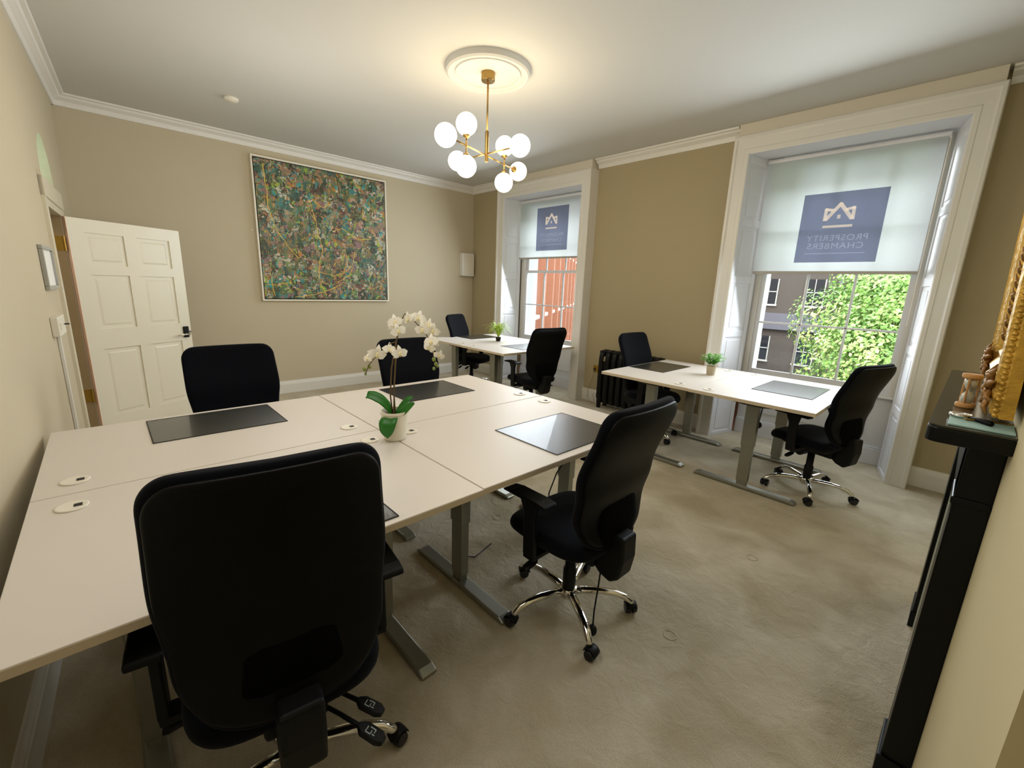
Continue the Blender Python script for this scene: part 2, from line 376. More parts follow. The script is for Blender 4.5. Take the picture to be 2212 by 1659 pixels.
# left wall (door wall), in its own frame: u along the wall from the far corner, v into the room
du = (WL1 - WL0).normalized(); dv = Vector((-du.y, du.x, 0))
MW = Matrix(((du.x, dv.x, 0, WL0.x), (du.y, dv.y, 0, WL0.y), (0, 0, 1, 0), (0, 0, 0, 1)))
def upos(x): return (x - WL0.x) / du.x
uh, un = upos(-5.02), upos(-4.26)         # hinge side, near side of the doorway
DZ = 1.86
lw = MB()
lw.box(-.3, uh - .01, -.2, 0, 0, ZC).box(un, upos(1.2), -.2, 0, 0, ZC).box(uh - .01, un, -.2, 0, 2.50, ZC).box(uh - .01, un, -.2, 0, DZ + .03, 2.04)
# arched head of the fanlight: fill outside the arch
nA = 18; uc, ra, zb = (uh + un) / 2 - .04, (un - uh) / 2 * .78, 2.04
lw.box(uh - .01, uc - ra, -.2, 0, 2.04, 2.50).box(uc + ra, un, -.2, 0, 2.04, 2.50)
for i in range(nA):
    a0, a1 = PI * i / nA, PI * (i + 1) / nA
    zt = 0.33
    p0 = (uc + ra * math.cos(a0), zb + zt * math.sin(a0)); p1 = (uc + ra * math.cos(a1), zb + zt * math.sin(a1))
    lw.rings([[(p0[0], y, p0[1]), (p1[0], y, p1[1]), (p1[0], y, 2.50), (p0[0], y, 2.50)] for y in (-.2, 0)])
struct(lw.build('wall_left', 'wall', mtx=MW))
# fanlight
fan = struct(MB().rings([[(uc + (ra - .02) * math.cos(PI * i / nA), y, zb + .02 + .29 * math.sin(PI * i / nA)) for i in range(nA + 1)] for y in (-.115, -.11)]).build('window_3', mat('fanlight_glass_glow', rgb(190, 235, 215), 0.3, emit=(0.66, 1.0, 0.86, 1), estr=1.7, var=0.3, vscale=8), mtx=MW))  # pane emits a mint glow in place of light from the hall
fb = MB()
for a in (35, 62, 90, 118, 145):
    ca, sa = math.cos(math.radians(a)), math.sin(math.radians(a))
    fb.tube([(uc, -.10, zb + .02), (uc + (ra - .02) * ca, -.10, zb + .02 + .29 * sa)], .008, 6)
fb.box(uh, un, -.12, -.08, zb, zb + .03)
fb.build('glazing_bar', 'trim', fan, mtx=MW)
# doorway lining, casing, header
t = MB()
t.box(un - .02, un, -.2, .0, 0, DZ + .03)
t.box(uh - .01, un, -.2, .012, DZ, DZ + .05)
t.box(un, un + .09, 0, .018, 0, DZ + .2).box(uh - .10, uh - .01, 0, .018, 0, DZ + .1)
t.box(uh - .1, un + .09, 0, .022, DZ + .05, DZ + .17)
struct(t.build('trim_1', mat('casing_paint', rgb(208, 200, 178), .5, var=.02), mtx=MW))
struct(MB().box(uh - .012, uh + .004, -.2, -.001, 0, DZ).build('trim_2', 'reveal', mtx=MW))
# hallway beyond the doorway
hb = MB().box(-1, 6, -1.6, -1.5, 0, ZC).box(-1.1, -1, -1.6, -.2, 0, ZC).box(6, 6.1, -1.6, -.2, 0, ZC)
struct(hb.build('wall_hallway', 'wall', mtx=MW))

# chimney breast and alcove wall
struct(MB().box(XB, 1.2, .715, 3.45, 0, ZC).build('wall_chimney', mat('chimney_paint', rgb(205, 194, 156), 0.8, var=0.02)))
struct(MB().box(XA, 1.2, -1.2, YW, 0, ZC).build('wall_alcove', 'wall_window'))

# cornice (stepped moulding)
def cornice_profile(n, s):  # returns (out, z) polygon
    return [(0, ZC), (0, ZC - .095), (.016, ZC - .095), (.022, ZC - .075), (.026, ZC - .055), (.05, ZC - .040), (.062, ZC - .034), (.07, ZC - .018), (.095, ZC - .014), (.1, ZC)]
P = cornice_profile(0, 0)
def extr(P, f0, f1, name, m='trim', mtx=None):
    return struct(MB().rings([[f0(a, b) for a, b in P], [f1(a, b) for a, b in P]]).build(name, m, mtx=mtx))
extr(P, lambda a, b: (XP + a, WL0.y - .05, b), lambda a, b: (XP + a, YW, b), 'trim_3')
extr(P, lambda a, b: (-.05, a, b), lambda a, b: (upos(.5), a, b), 'trim_4', mtx=MW)
extr(P, lambda a, b: (XP, YW - a, b), lambda a, b: (W1['xo0'], YW - a, b), 'trim_5')
extr(P, lambda a, b: (W1['xo1'], YW - a, b), lambda a, b: (W2['xo0'], YW - a, b), 'trim_6')
extr(P, lambda a, b: (W2['xo1'], YW - a, b), lambda a, b: (XA, YW - a, b), 'trim_7')
# skirting boards
S = [(0, 0), (.02, 0), (.02, .115), (.016, .122), (.016, .13), (.009, .145), (.007, .158), (0, .158)]
extr(S, lambda a, b: (XP + a, WL0.y, b), lambda a, b: (XP + a, YW, b), 'baseboard_back')
extr(S, lambda a, b: (XP, YW - a, b), lambda a, b: (W1['xo0'], YW - a, b), 'baseboard_far')
extr(S, lambda a, b: (W1['xo1'], YW - a, b), lambda a, b: (W2['xo0'], YW - a, b), 'baseboard_middle')
extr(S, lambda a, b: (W2['xo1'], YW - a, b), lambda a, b: (XA, YW - a, b), 'baseboard_right')
extr(S, lambda a, b: (un + .09, a, b), lambda a, b: (upos(.5), a, b), 'baseboard_left', mtx=MW)

# ------------------------------------------------------------------ windows
YF = 4.45   # face of the surround
YG = 4.86   # sash plane
def window(n, W, sur_trim):
    xo0, xo1, xi0, xi1 = W['xo0'], W['xo1'], W['xi0'], W['xi1']
    ZI, ZO = 2.70, 2.865
    # surround: mitred moulded architrave standing proud of the wall
    wd_ = xi0 - xo0
    prof = [(0, YW), (0, YF - .004), (.006, YF - .010), (.026, YF - .012), (.034, YF - .004), (.040, YF), (.100, YF + .003), (.106, YF - .001), (wd_ - .008, YF - .001), (wd_, YF + .004), (wd_, YW)]
    xr = xi1 - (xo1 - wd_)
    rs = []
    rs.append([(xo0 + w_, y, 0) for w_, y in prof]); rs.append([(xo0 + w_, y, ZO - w_ * (ZO - ZI) / wd_) for w_, y in prof])
    rs.append([(xo1 - w_ * (xo1 - xi1) / wd_, y, ZO - w_ * (ZO - ZI) / wd_) for w_, y in prof]); rs.append([(xo1 - w_ * (xo1 - xi1) / wd_, y, 0) for w_, y in prof])
    struct(MB().rings(rs).build('trim_%d' % sur_trim, 'trim'))
    f = MB().box(xo0 + .02, xo1 - .02, YF + .03, YW + .02, ZO - .03, ZC - .001)
    struct(f.build('trim_%d' % (sur_trim + 1), mat('frieze_paint_%d' % n, rgb(218, 212, 198), .6, var=.02)))
    root = empty_struct('window_%d' % n)
    g0, g1 = (xi0 + .13, xi1 - .115) if n == 2 else (xi0 + .07, xi1 - .15)     # opening at sash
    # panelled shutter-box reveals (splayed)
    for side in (0, 1):
        xa, xb = (xi0, g0 - .03) if side == 0 else (xi1, g1 + .03)
        sg = 1 if side == 0 else -1
        d = Vector((xb - xa, YG - .06 - YF, 0)); L = d.length; d.normalize(); nrm = Vector((d.y, -d.x, 0)) * sg
        m4 = Matrix(((d.x, nrm.x, 0, xa), (d.y, nrm.y, 0, YF + .002), (0, 0, 1, 0), (0, 0, 0, 1)))
        sh = MB(); sh.box(0, L, -.03, -.008, 0, ZI)
        sh.box(0, .045, -.03, .0, 0, ZI).box(L - .06, L, -.03, 0, 0, ZI)
        zs = [0.0, .56, .64, 1.16, 1.23, 1.74, 1.82, 2.56, 2.70]
        zr = [(0, .04), (.53, .60), (1.03, 1.10), (1.56, 1.63), (2.08, 2.15), (2.63, ZI)]
        for a, b in zr: sh.box(.045, L - .06, -.03, -.0004, a, b)
        pz = [(zr[i][1], zr[i + 1][0]) for i in range(len(zr) - 1)]
        for a, b in pz: sh.box(.075, L - .10, -.03, -.002, a + .03, b - .03)
        sh.build('shutter_panel', 'shutter', root, bevel=.004, mtx=m4)
    # soffit
    MB().box(xi0, xi1, YF + .01, YG, ZI, ZI + .03).build('soffit', 'shutter', root)
    # apron below the sill, with its own skirting
    a = MB().box(g0 - .03, g1 + .03, YG + .02, YG + .07, 0, .62)
    a.box(g0 - .03, g1 + .03, YG, YG + .03, 0, .15).box(g0 - .03, g1 + .03, YG + .008, YG + .03, .15, .165)
    a.box(g0 + .12, g1 - .12, YG + .012, YG + .03, .25, .52)
    a.build('apron', 'shutter', root, bevel=.004)
    MB().box(g0 - .03, g1 + .03, YG - .035, YG + .07, .615, .64).build('sill', 'trim', root, bevel=.005)
    # box frame
    fr = MB().box(g0 - .05, g0 + .012, YG - .02, YG + .09, .64, ZI).box(g1 - .012, g1 + .05, YG - .02, YG + .09, .64, ZI).box(g0 + .012, g1 - .012, YG - .019, YG + .089, ZI - .05, ZI)
    fr.build('frame', 'trim', root, bevel=.003)
    x0, x1 = g0 + .012, g1 - .012
    def sash(z0, z1, y, rb, rt, nm):
        sm = MB()
        sw = .034
        sm.box(x0, x0 + sw, y, y + .035, z0, z1).box(x1 - sw, x1, y, y + .035, z0, z1)
        sm.box(x0 + sw, x1 - sw, y + .0006, y + .0344, z0, z0 + rb).box(x0 + sw, x1 - sw, y + .0006, y + .0344, z1 - rt, z1)
        o = sm.build(nm, 'shutter', root, bevel=.003)
        cw = (x1 - x0 - 2 * sw) / 3
        for k in (1, 2):
            xc = x0 + sw + k * cw
            MB().box(xc - .009, xc + .009, y + .004, y + .03, z0 + rb, z1 - rt).build('glazing_bar', 'shutter', o, bevel=.003)
        zm = (z0 + rb + z1 - rt) / 2
        MB().box(x0 + sw, x1 - sw, y + .004, y + .03, zm - .009, zm + .009).build('glazing_bar', 'shutter', o, bevel=.003)
        MB().box(x0 + sw - .004, x1 - sw + .004, y + .014, y + .018, z0 + rb - .004, z1 - rt + .004).build('pane', 'glass', o)
        return o
    lo = sash(.64, 1.70, YG, .07, .035, 'lower_sash')
    up = sash(1.665, ZI - .05, YG + .04, .035, .05, 'upper_sash')
    # sash lock horn on the meeting rail
    MB().cyl((x0 + .02, YG - .002, 1.70), (x0 + .02, YG - .002, 1.76), .008, .004, 10).build('sash_horn', 'trim', root, smooth=True)
    # painted outside reveals
    e = MB().box(g0 - .1, g0 + .0, YG + .09, YG + .30, .5, 2.9).box(g1, g1 + .1, YG + .09, YG + .30, .5, 2.9).box(g0 - .1, g1 + .1, YG + .09, YG + .34, .52, .60).box(g0 - .1, g1 + .1, YG + .09, YG + .30, ZI - .04, ZI + .1)
    e.build('outer_reveal', 'ext_white', root)
    return root, g0, g1
w1, a0, a1 = window(1, W1, 8)
w2, b0, b1 = window(2, W2, 10)
# outer skin of the facade, keeps daylight to the windows
sk = MB()
for (p, q) in ((XP - 2.5, a0 - .1), (a1 + .1, b0 - .1), (b1 + .1, 2.5)): sk.box(p, q, 4.96, 5.12, -4, 4.5)
for (p, q) in ((a0 - .1, a1 + .1), (b0 - .1, b1 + .1)): sk.box(p, q, 4.96, 5.12, -4, .52).box(p, q, 4.96, 5.12, 2.75, 4.5)
struct(sk.build('wall_facade', 'brick_red'))

# ------------------------------------------------------------------ roller blinds
def text_mesh(txt, size):
    cu = bpy.data.curves.new('lettering', 'FONT'); cu.body = txt; cu.size = size; cu.align_x = 'CENTER'; cu.align_y = 'CENTER'
    cu.space_character = 1.12; cu.offset = 0.0
    o = bpy.data.objects.new('tmp', cu); C.objects.link(o)
    dg = bpy.context.evaluated_depsgraph_get(); me = bpy.data.meshes.new_from_object(o.evaluated_get(dg))
    bpy.data.objects.remove(o); return me
def stroke(mb, pts, wd, y):
    for p, q in zip(pts[:-1], pts[1:]):
        p, q = Vector(p), Vector(q); d = (q - p).normalized(); n = Vector((-d.y, d.x)) * wd / 2; p = p - d * wd * .3; q = q + d * wd * .3
        mb.poly([(p.x + n.x, y, p.y + n.y), (q.x + n.x, y, q.y + n.y), (q.x - n.x, y, q.y - n.y), (p.x - n.x, y, p.y - n.y)])
def blind(W, zb, lab, px0, px1, pz0, pz1, g0, g1):
    yb = 4.72
    xa, xb = (g0 - .035, g1 + .0) if px0 > -2 else (g0 + .02, g1 + .03)
    root = thing('roller_blind', lab, 'blind', ((xa + xb) / 2, yb, zb))
    T = Matrix.Translation((-(xa + xb) / 2, -yb, -zb))
    MB().grid(lambda u, v: (xa + (xb - xa) * u, yb - .004 * math.sin(v * PI), zb + .02 + (2.655 - zb) * v), 12, 12).build('fabric', 'blind', root, smooth=True, mtx=T)
    MB().box(xa, xb, yb - .009, yb + .009, zb, zb + .026).build('bottom_bar', mat('bar_grey', rgb(176, 172, 165), .5, var=.02), root, bevel=.004, mtx=T)
    MB().cyl((xa - .01, yb + .02, 2.665), (xb + .01, yb + .02, 2.665), .024, n=20).build('roller_tube', 'shutter', root, smooth=False, bevel=.002, mtx=T)
    MB().tube([(xb + .012, yb - .01, 2.64), (xb + .012, yb - .012, 2.0), (xb + .012, yb - .01, 1.25)], .0035, 6).build('pull_chain', 'white_plastic', root, mtx=T)
    ww, hh = px1 - px0, pz1 - pz0; y1 = yb - .007
    pn = MB().box(px0, px1, y1 - .0005, y1 + .0005, pz0, pz1).build('printed_square', 'logo_bg', root, mtx=T)
    U = lambda u, v: (px0 + u * ww, pz0 + v * hh)
    em = MB(); y2 = y1 - .0015; k = .042 * ww
    stroke(em, [U(.325, .625), U(.475, .83), U(.625, .625)], k * 1.15, y2)
    for s in (-1, 1):
        f = lambda u, v: U(.475 + s * u, v)
        stroke(em, [f(.168, .615), f(.165, .765)], k, y2 - .0002)
        stroke(em, [f(.165, .765), f(.075, .745)], k * .9, y2 - .0004)
    a = U(.455, .625); b = U(.495, .68); em.poly([(a[0], y2, a[1]), (b[0], y2, a[1]), (b[0], y2, b[1]), (a[0], y2, b[1])])
    a = U(.295, .50); b = U(.655, .535); em.poly([(a[0], y2, a[1]), (b[0], y2, a[1]), (b[0], y2, b[1]), (a[0], y2, b[1])])
    em.build('emblem', 'logo_gold_glow', pn, mtx=T)
    for txt, u, v, tw in (('PROSPERITY', .49, .355, .74), ('CHAMBERS', .485, .24, .68)):
        me = text_mesh(txt, 1.0)
        xs = [q.co.x for q in me.vertices]; wd = max(xs) - min(xs); ys = [q.co.y for q in me.vertices]; ht = max(ys) - min(ys)
        cx = (max(xs) + min(xs)) / 2; cy = (max(ys) + min(ys)) / 2; sc = tw * ww / wd; sv = .083 * hh / ht
        c = U(u, v)
        for q in me.vertices:   # mirror image: printed to be read from the street
            q.co = T @ Vector((c[0] - (q.co.x - cx) * sc, y2, c[1] + (q.co.y - cy) * sv))
        me.materials.clear(); me.materials.append(M['logo_text_glow'])
        o = bpy.data.objects.new('lettering', me); C.objects.link(o); o.parent = pn
    a = U(.12, .125); b = U(.86, .137)
    MB().poly([(a[0], y2, a[1]), (b[0], y2, a[1]), (b[0], y2, b[1]), (a[0], y2, b[1])]).build('rule', 'logo_text_glow', pn, mtx=T)
blind(W2, 1.655, 'wide white roller blind with a printed square, above the leafy view in the nearer window', -1.255, -.665, 1.757, 2.337, b0, b1)
blind(W1, 1.855, 'roller blind with a printed square half lowered in the far window by the corner', -4.585, -4.00, 1.968, 2.55, a0, a1)

# ------------------------------------------------------------------ door leaf
dh = Vector((-5.02, -0.155, 0)); dang = math.atan2(.775, -.48)
dr = empty_struct('door_1'); dr.location = dh; dr.rotation_euler = (0, 0, dang)
DW, DT = .89, .04
# local: x along leaf from hinge, y negative = face seen from the room
lf = MB().box(0, DW, -DT / 2 + .013, DT / 2 - .013, .01, DZ)
st = [(0, .105), (.395, .495), (DW - .105, DW)]
for a, b in st: lf.box(a, b, -DT / 2, DT / 2, .01, DZ)
for a, b in ((.01, .20), (.80, .97), (1.42, 1.50), (1.755, DZ)):
    for c_, d_ in ((.105, .395), (.495, DW - .105)): lf.box(c_, d_, -DT / 2 + .0003, DT / 2 - .0003, a, b)
lf.build('leaf', 'door', dr)
pn = 0
for (a, b) in ((.105, .395), (.495, DW - .105)):
    for (c, d) in ((.20, .80), (.97, 1.42), (1.50, 1.755)):
        q = MB()
        for sgn in (-1, 1):
            yy = sgn * (DT / 2 - .013)
            q.rings([[(a + .03, yy, c + .03), (b - .03, yy, c + .03), (b - .03, yy, d - .03), (a + .03, yy, d - .03)],
                     [(a + .045, yy + sgn * .005, c + .045), (b - .045, yy + sgn * .005, c + .045), (b - .045, yy + sgn * .005, d - .045), (a + .045, yy + sgn * .005, d - .045)]])
        q.build('door_panel', 'door', dr, bevel=.0)
MB().box(-.004, .0, -DT / 2 - .001, DT / 2 + .001, .01, DZ).build('hinge_edge', 'rawwood', dr)
# lock plate, lever, knob
hd = MB().box(DW - .085, DW - .035, DT / 2, DT / 2 + .02, .83, .94).box(DW - .085, DW - .035, -DT / 2 - .02, -DT / 2, .83, .94)
for sgn in (-1,):
    pass
ho = hd.build('keypad_lock', 'plastic', dr, bevel=.006)
for sgn in (-1, 1):
    y = sgn * (DT / 2 + .02); q = MB()
    q.cyl((DW - .06, y, .865), (DW - .06, y + sgn * .035, .865), .011, n=12)
    q.tube([(DW - .06, y + sgn * .03, .865), (DW - .10, y + sgn * .034, .866), (DW - .175, y + sgn * .03, .860)], [.010, .009, .007], 10)
    q.build('lever_handle', 'chrome', ho, smooth=True)
MB().cyl((DW - .012, DT / 2, .885), (DW - .012, DT / 2 + .02, .885), .010, n=12).cyl((DW - .012, -DT / 2, .885), (DW - .012, -DT / 2 - .02, .885), .010, n=12).build('key_knob', 'steel', dr, smooth=True)
for hz in (1.60, .36):
    h_ = MB().box(uh + .004, uh + .008, -.10, -.004, hz, hz + .11).cyl((uh + .008, .0, hz), (uh + .008, .0, hz + .11), .008, n=10)
    hh_ = h_.build('hinge', 'gold_hinge', None, mtx=MW)
    hh_.parent = dr; bpy.context.view_layer.update(); hh_.matrix_parent_inverse = dr.matrix_world.inverted()

# ------------------------------------------------------------------ desks
def desk(label, x0, x1, y0, y1, port_side, legs=True, first=False, group='white desks'):
    """port_side: +1 when the cable ports sit by the x1 edge, -1 by the x0 edge"""
    cx, cy = (x0 + x1) / 2, (y0 + y1) / 2; dx, dy = (x1 - x0) / 2, (y1 - y0) / 2
    r = thing('office_desk', label, 'desk', (cx, cy, 0), 0, group)
    g = .0007
    MB().box(-dx + g, dx - g, -dy + g, dy - g, .7055, .73).build('desktop', 'desk', r, bevel=.002)
    MB().box(-dx, dx, -dy, dy, .705, .7275).build('edge_band', 'desk_edge', r, bevel=.001)
    li = .20
    for s in (-1, 1):
        ly = s * (dy - li)
        le = MB().box(-.045, .045, ly - .027, ly + .027, .34, .69).box(-.04, .04, ly - .023, ly + .023, .06, .345).box(-.035, .035, ly - .02, ly + .02, .025, .07)
        lo = le.build('leg', 'silver', r, bevel=.004)
        ft = MB().prism([(-dx + .055, .004), (-dx + .055, .016), (-dx + .085, .03), (dx - .085, .03), (dx - .055, .016), (dx - .055, .004)], ly - .033, ly + .033, 'y')
        ft.build('foot', 'silver', lo, bevel=.006)
        MB().prism([(-dx + .07, .705), (-dx + .07, .695), (-.07, .655), (.07, .655), (dx - .07, .695), (dx - .07, .705)], ly - .03, ly + .03, 'y').build('bracket', 'bronze', lo, bevel=.002)
    MB().box(-.035, .035, -dy + li, dy - li, .66, .70).build('crossbeam', 'silver', r, bevel=.003)
    for s in (-1, 1):
        px, py = port_side * (dx - .115), s * (dy - .10)
        a = .7302
        p = MB().lathe([(.0, a), (.040, a), (.0405, a + .003), (.036, a + .0045), (.030, a + .003), (.0, a + .003)], 28, (px, py, 0), cap=False).build('cable_port', 'white_plastic', r, smooth=True)
        MB().box(px - .011, px + .011, py + .004, py + .024, a + .0032, a + .0042).build('port_slot', 'slot', p)
    return r
desk('long white desk at the front left, big black chair backed up to it', -1.93, -1.10, -.255, .920, -1)
desk('white desk front centre carrying the leather mat beside the chrome based chair', -1.93, -1.105, .924, 2.11, -1)
desk('white desk against the far side at left, nearest the panelled door', -2.76, -1.934, -.255, .920, 1)
desk('white desk behind the orchid, with a black mat at its far edge', -2.765, -1.934, .924, 2.11, 1)
desk('white desk beside the black radiator, carrying a small potted fern', -2.235, -1.425, 3.225, 4.43, 1)
desk('white desk under the nearer window, pale blue looking mat on it', -1.42, -.585, 3.215, 4.43, -1)
desk('white desk in the far corner, next to the painting wall', -5.03, -4.235, 3.12, 4.32, 1)
desk('white desk in front of the far window with the nearer far chair', -4.23, -3.44, 3.11, 4.32, -1)

# desk mats
def deskmat(label, x0, x1, y0, y1, rz=0.0):
    cx, cy = (x0 + x1) / 2, (y0 + y1) / 2; dx, dy = (x1 - x0) / 2, (y1 - y0) / 2
    r = thing('desk_mat', label, 'desk mat', (cx, cy, .7301), rz, 'black leather desk mats')
    MB().box(-dx, dx, -dy, dy, 0, .0028).build('pad', 'mat_leather', r, bevel=.001)
    e = MB(); k = .004
    for a, b, c, d in ((-dx, dx, -dy, -dy + k), (-dx, dx, dy - k, dy), (-dx, -dx + k, -dy + k, dy - k), (dx - k, dx, -dy + k, dy - k)): e.box(a, b, c, d, .0028, .0036)
    e.build('stitched_edge', 'piping', r)
deskmat('black leather mat on the left desk, before the chair by the door', -2.715, -2.325, .075, .615)
deskmat('black leather mat at the far edge behind the orchid', -2.69, -2.295, 1.295, 1.815)
deskmat('grey looking leather mat beside the chrome based chair in front', -1.57, -1.15, 1.375, 1.895)
deskmat('black leather mat mostly hidden by the big front chair', -1.53, -1.125, .055, .595)
deskmat('black mat on the desk beside the radiator', -2.215, -1.86, 3.65, 4.20)
deskmat('pale shining mat under the nearer window', -1.11, -.70, 3.64, 4.19)
deskmat('black mat on the desk in the far corner', -5.0, -4.62, 3.58, 4.09)
deskmat('shining mat on the desk of the far window, by the dark chair back', -3.93, -3.54, 3.50, 4.02)

# ------------------------------------------------------------------ office chairs (front faces -x)
def smooth_interp(tab, t):
    for (a, va), (b, vb) in zip(tab[:-1], tab[1:]):
        if t <= b:
            k = (t - a) / (b - a); k = k * k * (3 - 2 * k); return va + (vb - va) * k
    return tab[-1][1]
ZB0, ZB1 = .432, 1.02
def back_rings(scale_w=1.0, th=.055, off=0.0, z0=ZB0, z1=ZB1, nr=22, n=28, bow=.03, xt=(.215, .305)):
    rs = []
    for t in [0, .004, .012, .025, .045, .075] + [.11 + .76 * k / 14 for k in range(15)] + [.895, .925, .95, .97, .985, .995, 1]:
        # rounded ends
        z = z0 + (z1 - z0) * t
        tt = (z - ZB0) / (ZB1 - ZB0)
        x = smooth_interp([(0, .205), (.26, .185), (.5, xt[0]), (1, xt[1])], tt) + off
        w_ = smooth_interp([(0, .165), (.3, .228), (.62, .250), (1, .246)], tt) * scale_w
        e = .07
        de = min(z - z0, z1 - z)
        if de < e: k = math.sqrt(max(0, 1 - ((e - de) / e) ** 2))
        else: k = 1
        wi = w_ - (1 - k) * e * (1.0 if tt > .5 else 1.9); ti = th / 2 * (.35 + .65 * k)
        ring = []
        for j in range(n):
            a = 2 * PI * j / n; c, s = math.cos(a), math.sin(a)
            sx = math.copysign(abs(c) ** .6, c) * ti; sy = math.copysign(abs(s) ** .35, s) * wi
            ring.append((x + sx - bow * (sy / .24) ** 2 * (.3 + .7 * min(1, tt + .2)), sy, z))
        rs.append(ring)
    return rs
def make_chair(name, label, kind_pump=False, spin=0.0, zt=1.032, xt=(.215, .305), ay=.255, ax=0.0, lx_=-.014):
    r = thing('office_chair', label, 'office chair', (0, 0, 0), 0, 'black office chairs')
    # seat
    q = MB(); rs = []
    for (z, k) in ((.395, .86), (.402, .95), (.42, 1.0), (.445, 1.0), (.462, .95), (.470, .84)):
        ring = []
        for j in range(32):
            a = 2 * PI * j / 32; c, s = math.cos(a), math.sin(a)
            X = math.copysign(abs(c) ** .55, c) * .235 * k; Y = math.copysign(abs(s) ** .5, s) * .235 * k
            dz = -.028 * max(0, (-X - .10) / .13) ** 2
            ring.append((X - .012, Y, z + dz))
        rs.append(ring)
    q.rings(rs).build('seat', 'seatfab', r, smooth=True, sub=1)
    q = MB(); rs = []
    for (z, k) in ((.365, .55), (.375, .80), (.392, .86)):
        rs.append([(math.copysign(abs(math.cos(2 * PI * j / 24)) ** .6, math.cos(2 * PI * j / 24)) * .23 * k, math.copysign(abs(math.sin(2 * PI * j / 24)) ** .6, math.sin(2 * PI * j / 24)) * .22 * k, z) for j in range(24)])
    q.rings(rs).build('seat_pan', 'plastic', r, smooth=True)
    # back
    bo = MB().rings(back_rings(z1=zt, xt=xt)).build('backrest', 'seatfab', r, smooth=True, sub=1)
    MB().rings(back_rings(.96, .024, .022, ZB0 + .02, zt - .014, xt=xt)).build('back_panel', 'piping', bo, smooth=True, sub=1)
    # lumbar shell low on the back
    q = MB(); rs = []
    for (z, hw, xx, th) in ((.44, .08, .222, .02), (.46, .11, .226, .028), (.54, .13, .226, .032), (.62, .12, .222, .026), (.68, .08, .216, .010)):
        rs.append([(xx + lx_ + math.copysign(abs(math.cos(2 * PI * j / 20)) ** .7, math.cos(2 * PI * j / 20)) * th, math.copysign(abs(math.sin(2 * PI * j / 20)) ** .5, math.sin(2 * PI * j / 20)) * hw, z) for j in range(20)])
    q.rings(rs).build('lumbar_shell', 'fabric', r, smooth=True)
    # bracket box hanging from the back
    MB().prism([(.19, .50), (.285, .50), (.29, .40), (.275, .315), (.235, .285), (.185, .30), (.13, .345), (.12, .375), (.19, .395)], -.05, .05, 'y').build('back_bracket', 'plastic', r, bevel=.012, seg=3)
    # mechanism
    MB().box(-.10, .17, -.075, .075, .325, .372).build('mechanism', 'plastic', r, bevel=.012)
    MB().cyl((-.07, -.04, .30), (-.07, .04, .30), .032, n=16).build('tension_knob', 'plastic', r, bevel=.004)
    # gas lift
    MB().lathe([(.0, .075), (.030, .075), (.030, .20), (.024, .205), (.024, .335), (0, .335)], 24, cap=False).build('gas_lift', 'plastic', r, smooth=True)
    # armrests
    for s in (-1, 1):
        ar = MB().prism([(-.16, 0), (-.15, .012), (-.10, .02), (.04, .020), (.075, .014), (.085, 0)], s * ay - .036, s * ay + .036, 'y')
        for v in ar.bm.verts: v.co.z += .622; v.co.x += ax
        arm = ar.build('armrest', 'piping', r, bevel=.008, seg=3)
        MB().prism([(-.085, .625), (.02, .625), (.005, .56), (.01, .37), (-.05, .37), (-.055, .56)], s * ay - .012, s * ay + .012, 'y').box(-.05, .01, min(s * .07, s * (ay + .01)), max(s * .07, s * (ay + .01)), .352, .374).build('arm_post', 'plastic', arm, bevel=.005)
    # levers
    if kind_pump == 'icons': lev = [((.06, .05), (.235, .195)), ((.10, .03), (.31, .172)), ((-.02, -.05), (-.02, -.285))]
    else: lev = [((-.06, .05), (-.06, .285)), ((.05, .05), (.05, .285)), ((-.02, -.05), (-.02, -.285))]
    for i, (p_, q_) in enumerate(lev):
        p_, q_ = Vector(p_), Vector(q_); d_ = (q_ - p_).normalized(); n_ = Vector((-d_.y, d_.x)); L_ = (q_ - p_).length
        z_ = lambda t: .345 - .03 * (t / L_) ** 2
        pt = lambda t, w_=0, dz=0: (p_.x + d_.x * t + n_.x * w_, p_.y + d_.y * t + n_.y * w_, z_(t) + dz)
        l = MB().tube([pt(0), pt(L_ * .45), pt(L_ - .06)], [.006, .006, .007], 8)
        l.rings([[pt(t, a_ * k_, b_) for a_, b_ in ((-.021, 0), (-.012, .008), (.012, .008), (.021, 0), (.012, -.006), (-.012, -.006))] for t, k_ in ((L_ - .075, .45), (L_ - .06, 1), (L_ - .015, 1), (L_, .6))])
        lo = l.build('lever', 'plastic', r, bevel=.002)
        if kind_pump == 'icons' and i < 2:
            ic = MB()
            def seg(u0, v0, u1, v1, wd=.0026):
                A_, B_ = Vector(pt(L_ - .0375 + u0, v0, .0092)), Vector(pt(L_ - .0375 + u1, v1, .0092)); d = (B_ - A_).normalized(); n = d.cross(Vector((0, 0, 1))) * wd / 2
                ic.poly([A_ + n, B_ + n, B_ - n, A_ - n])
            seg(-.012, -.008, -.012, .006); seg(-.012, -.008, .002, -.008); seg(.002, -.008, .002, .002); seg(-.006, .007, .010, .007); seg(.010, .007, .010, -.002); seg(.006, -.006, .014, -.006)
            ic.build('printed_symbol', 'icon', lo)
    # chrome star base
    hb = MB().lathe([(0, .055), (.034, .055), (.042, .065), (.046, .085), (.042, .104), (.034, .110), (0, .108)], 24, cap=False).build('star_base', 'chrome', r, smooth=True)
    for k in range(5):
        a = spin + k * 2 * PI / 5; c, s = math.cos(a), math.sin(a)
        P = lambda d, z: (d * c, d * s, z)
        MB().tube([P(.02, .085), P(.08, .097), P(.15, .103), (P(.21, .100)), P(.255, .088), P(.283, .068), P(.290, .056)],
                  [(.020, .017), (.020, .016), (.019, .015), (.018, .0145), (.0165, .014), (.0145, .0135), (.013, .013)], 12, flat=(-s, c, 0)).build('base_leg', 'chrome', hb, smooth=True)
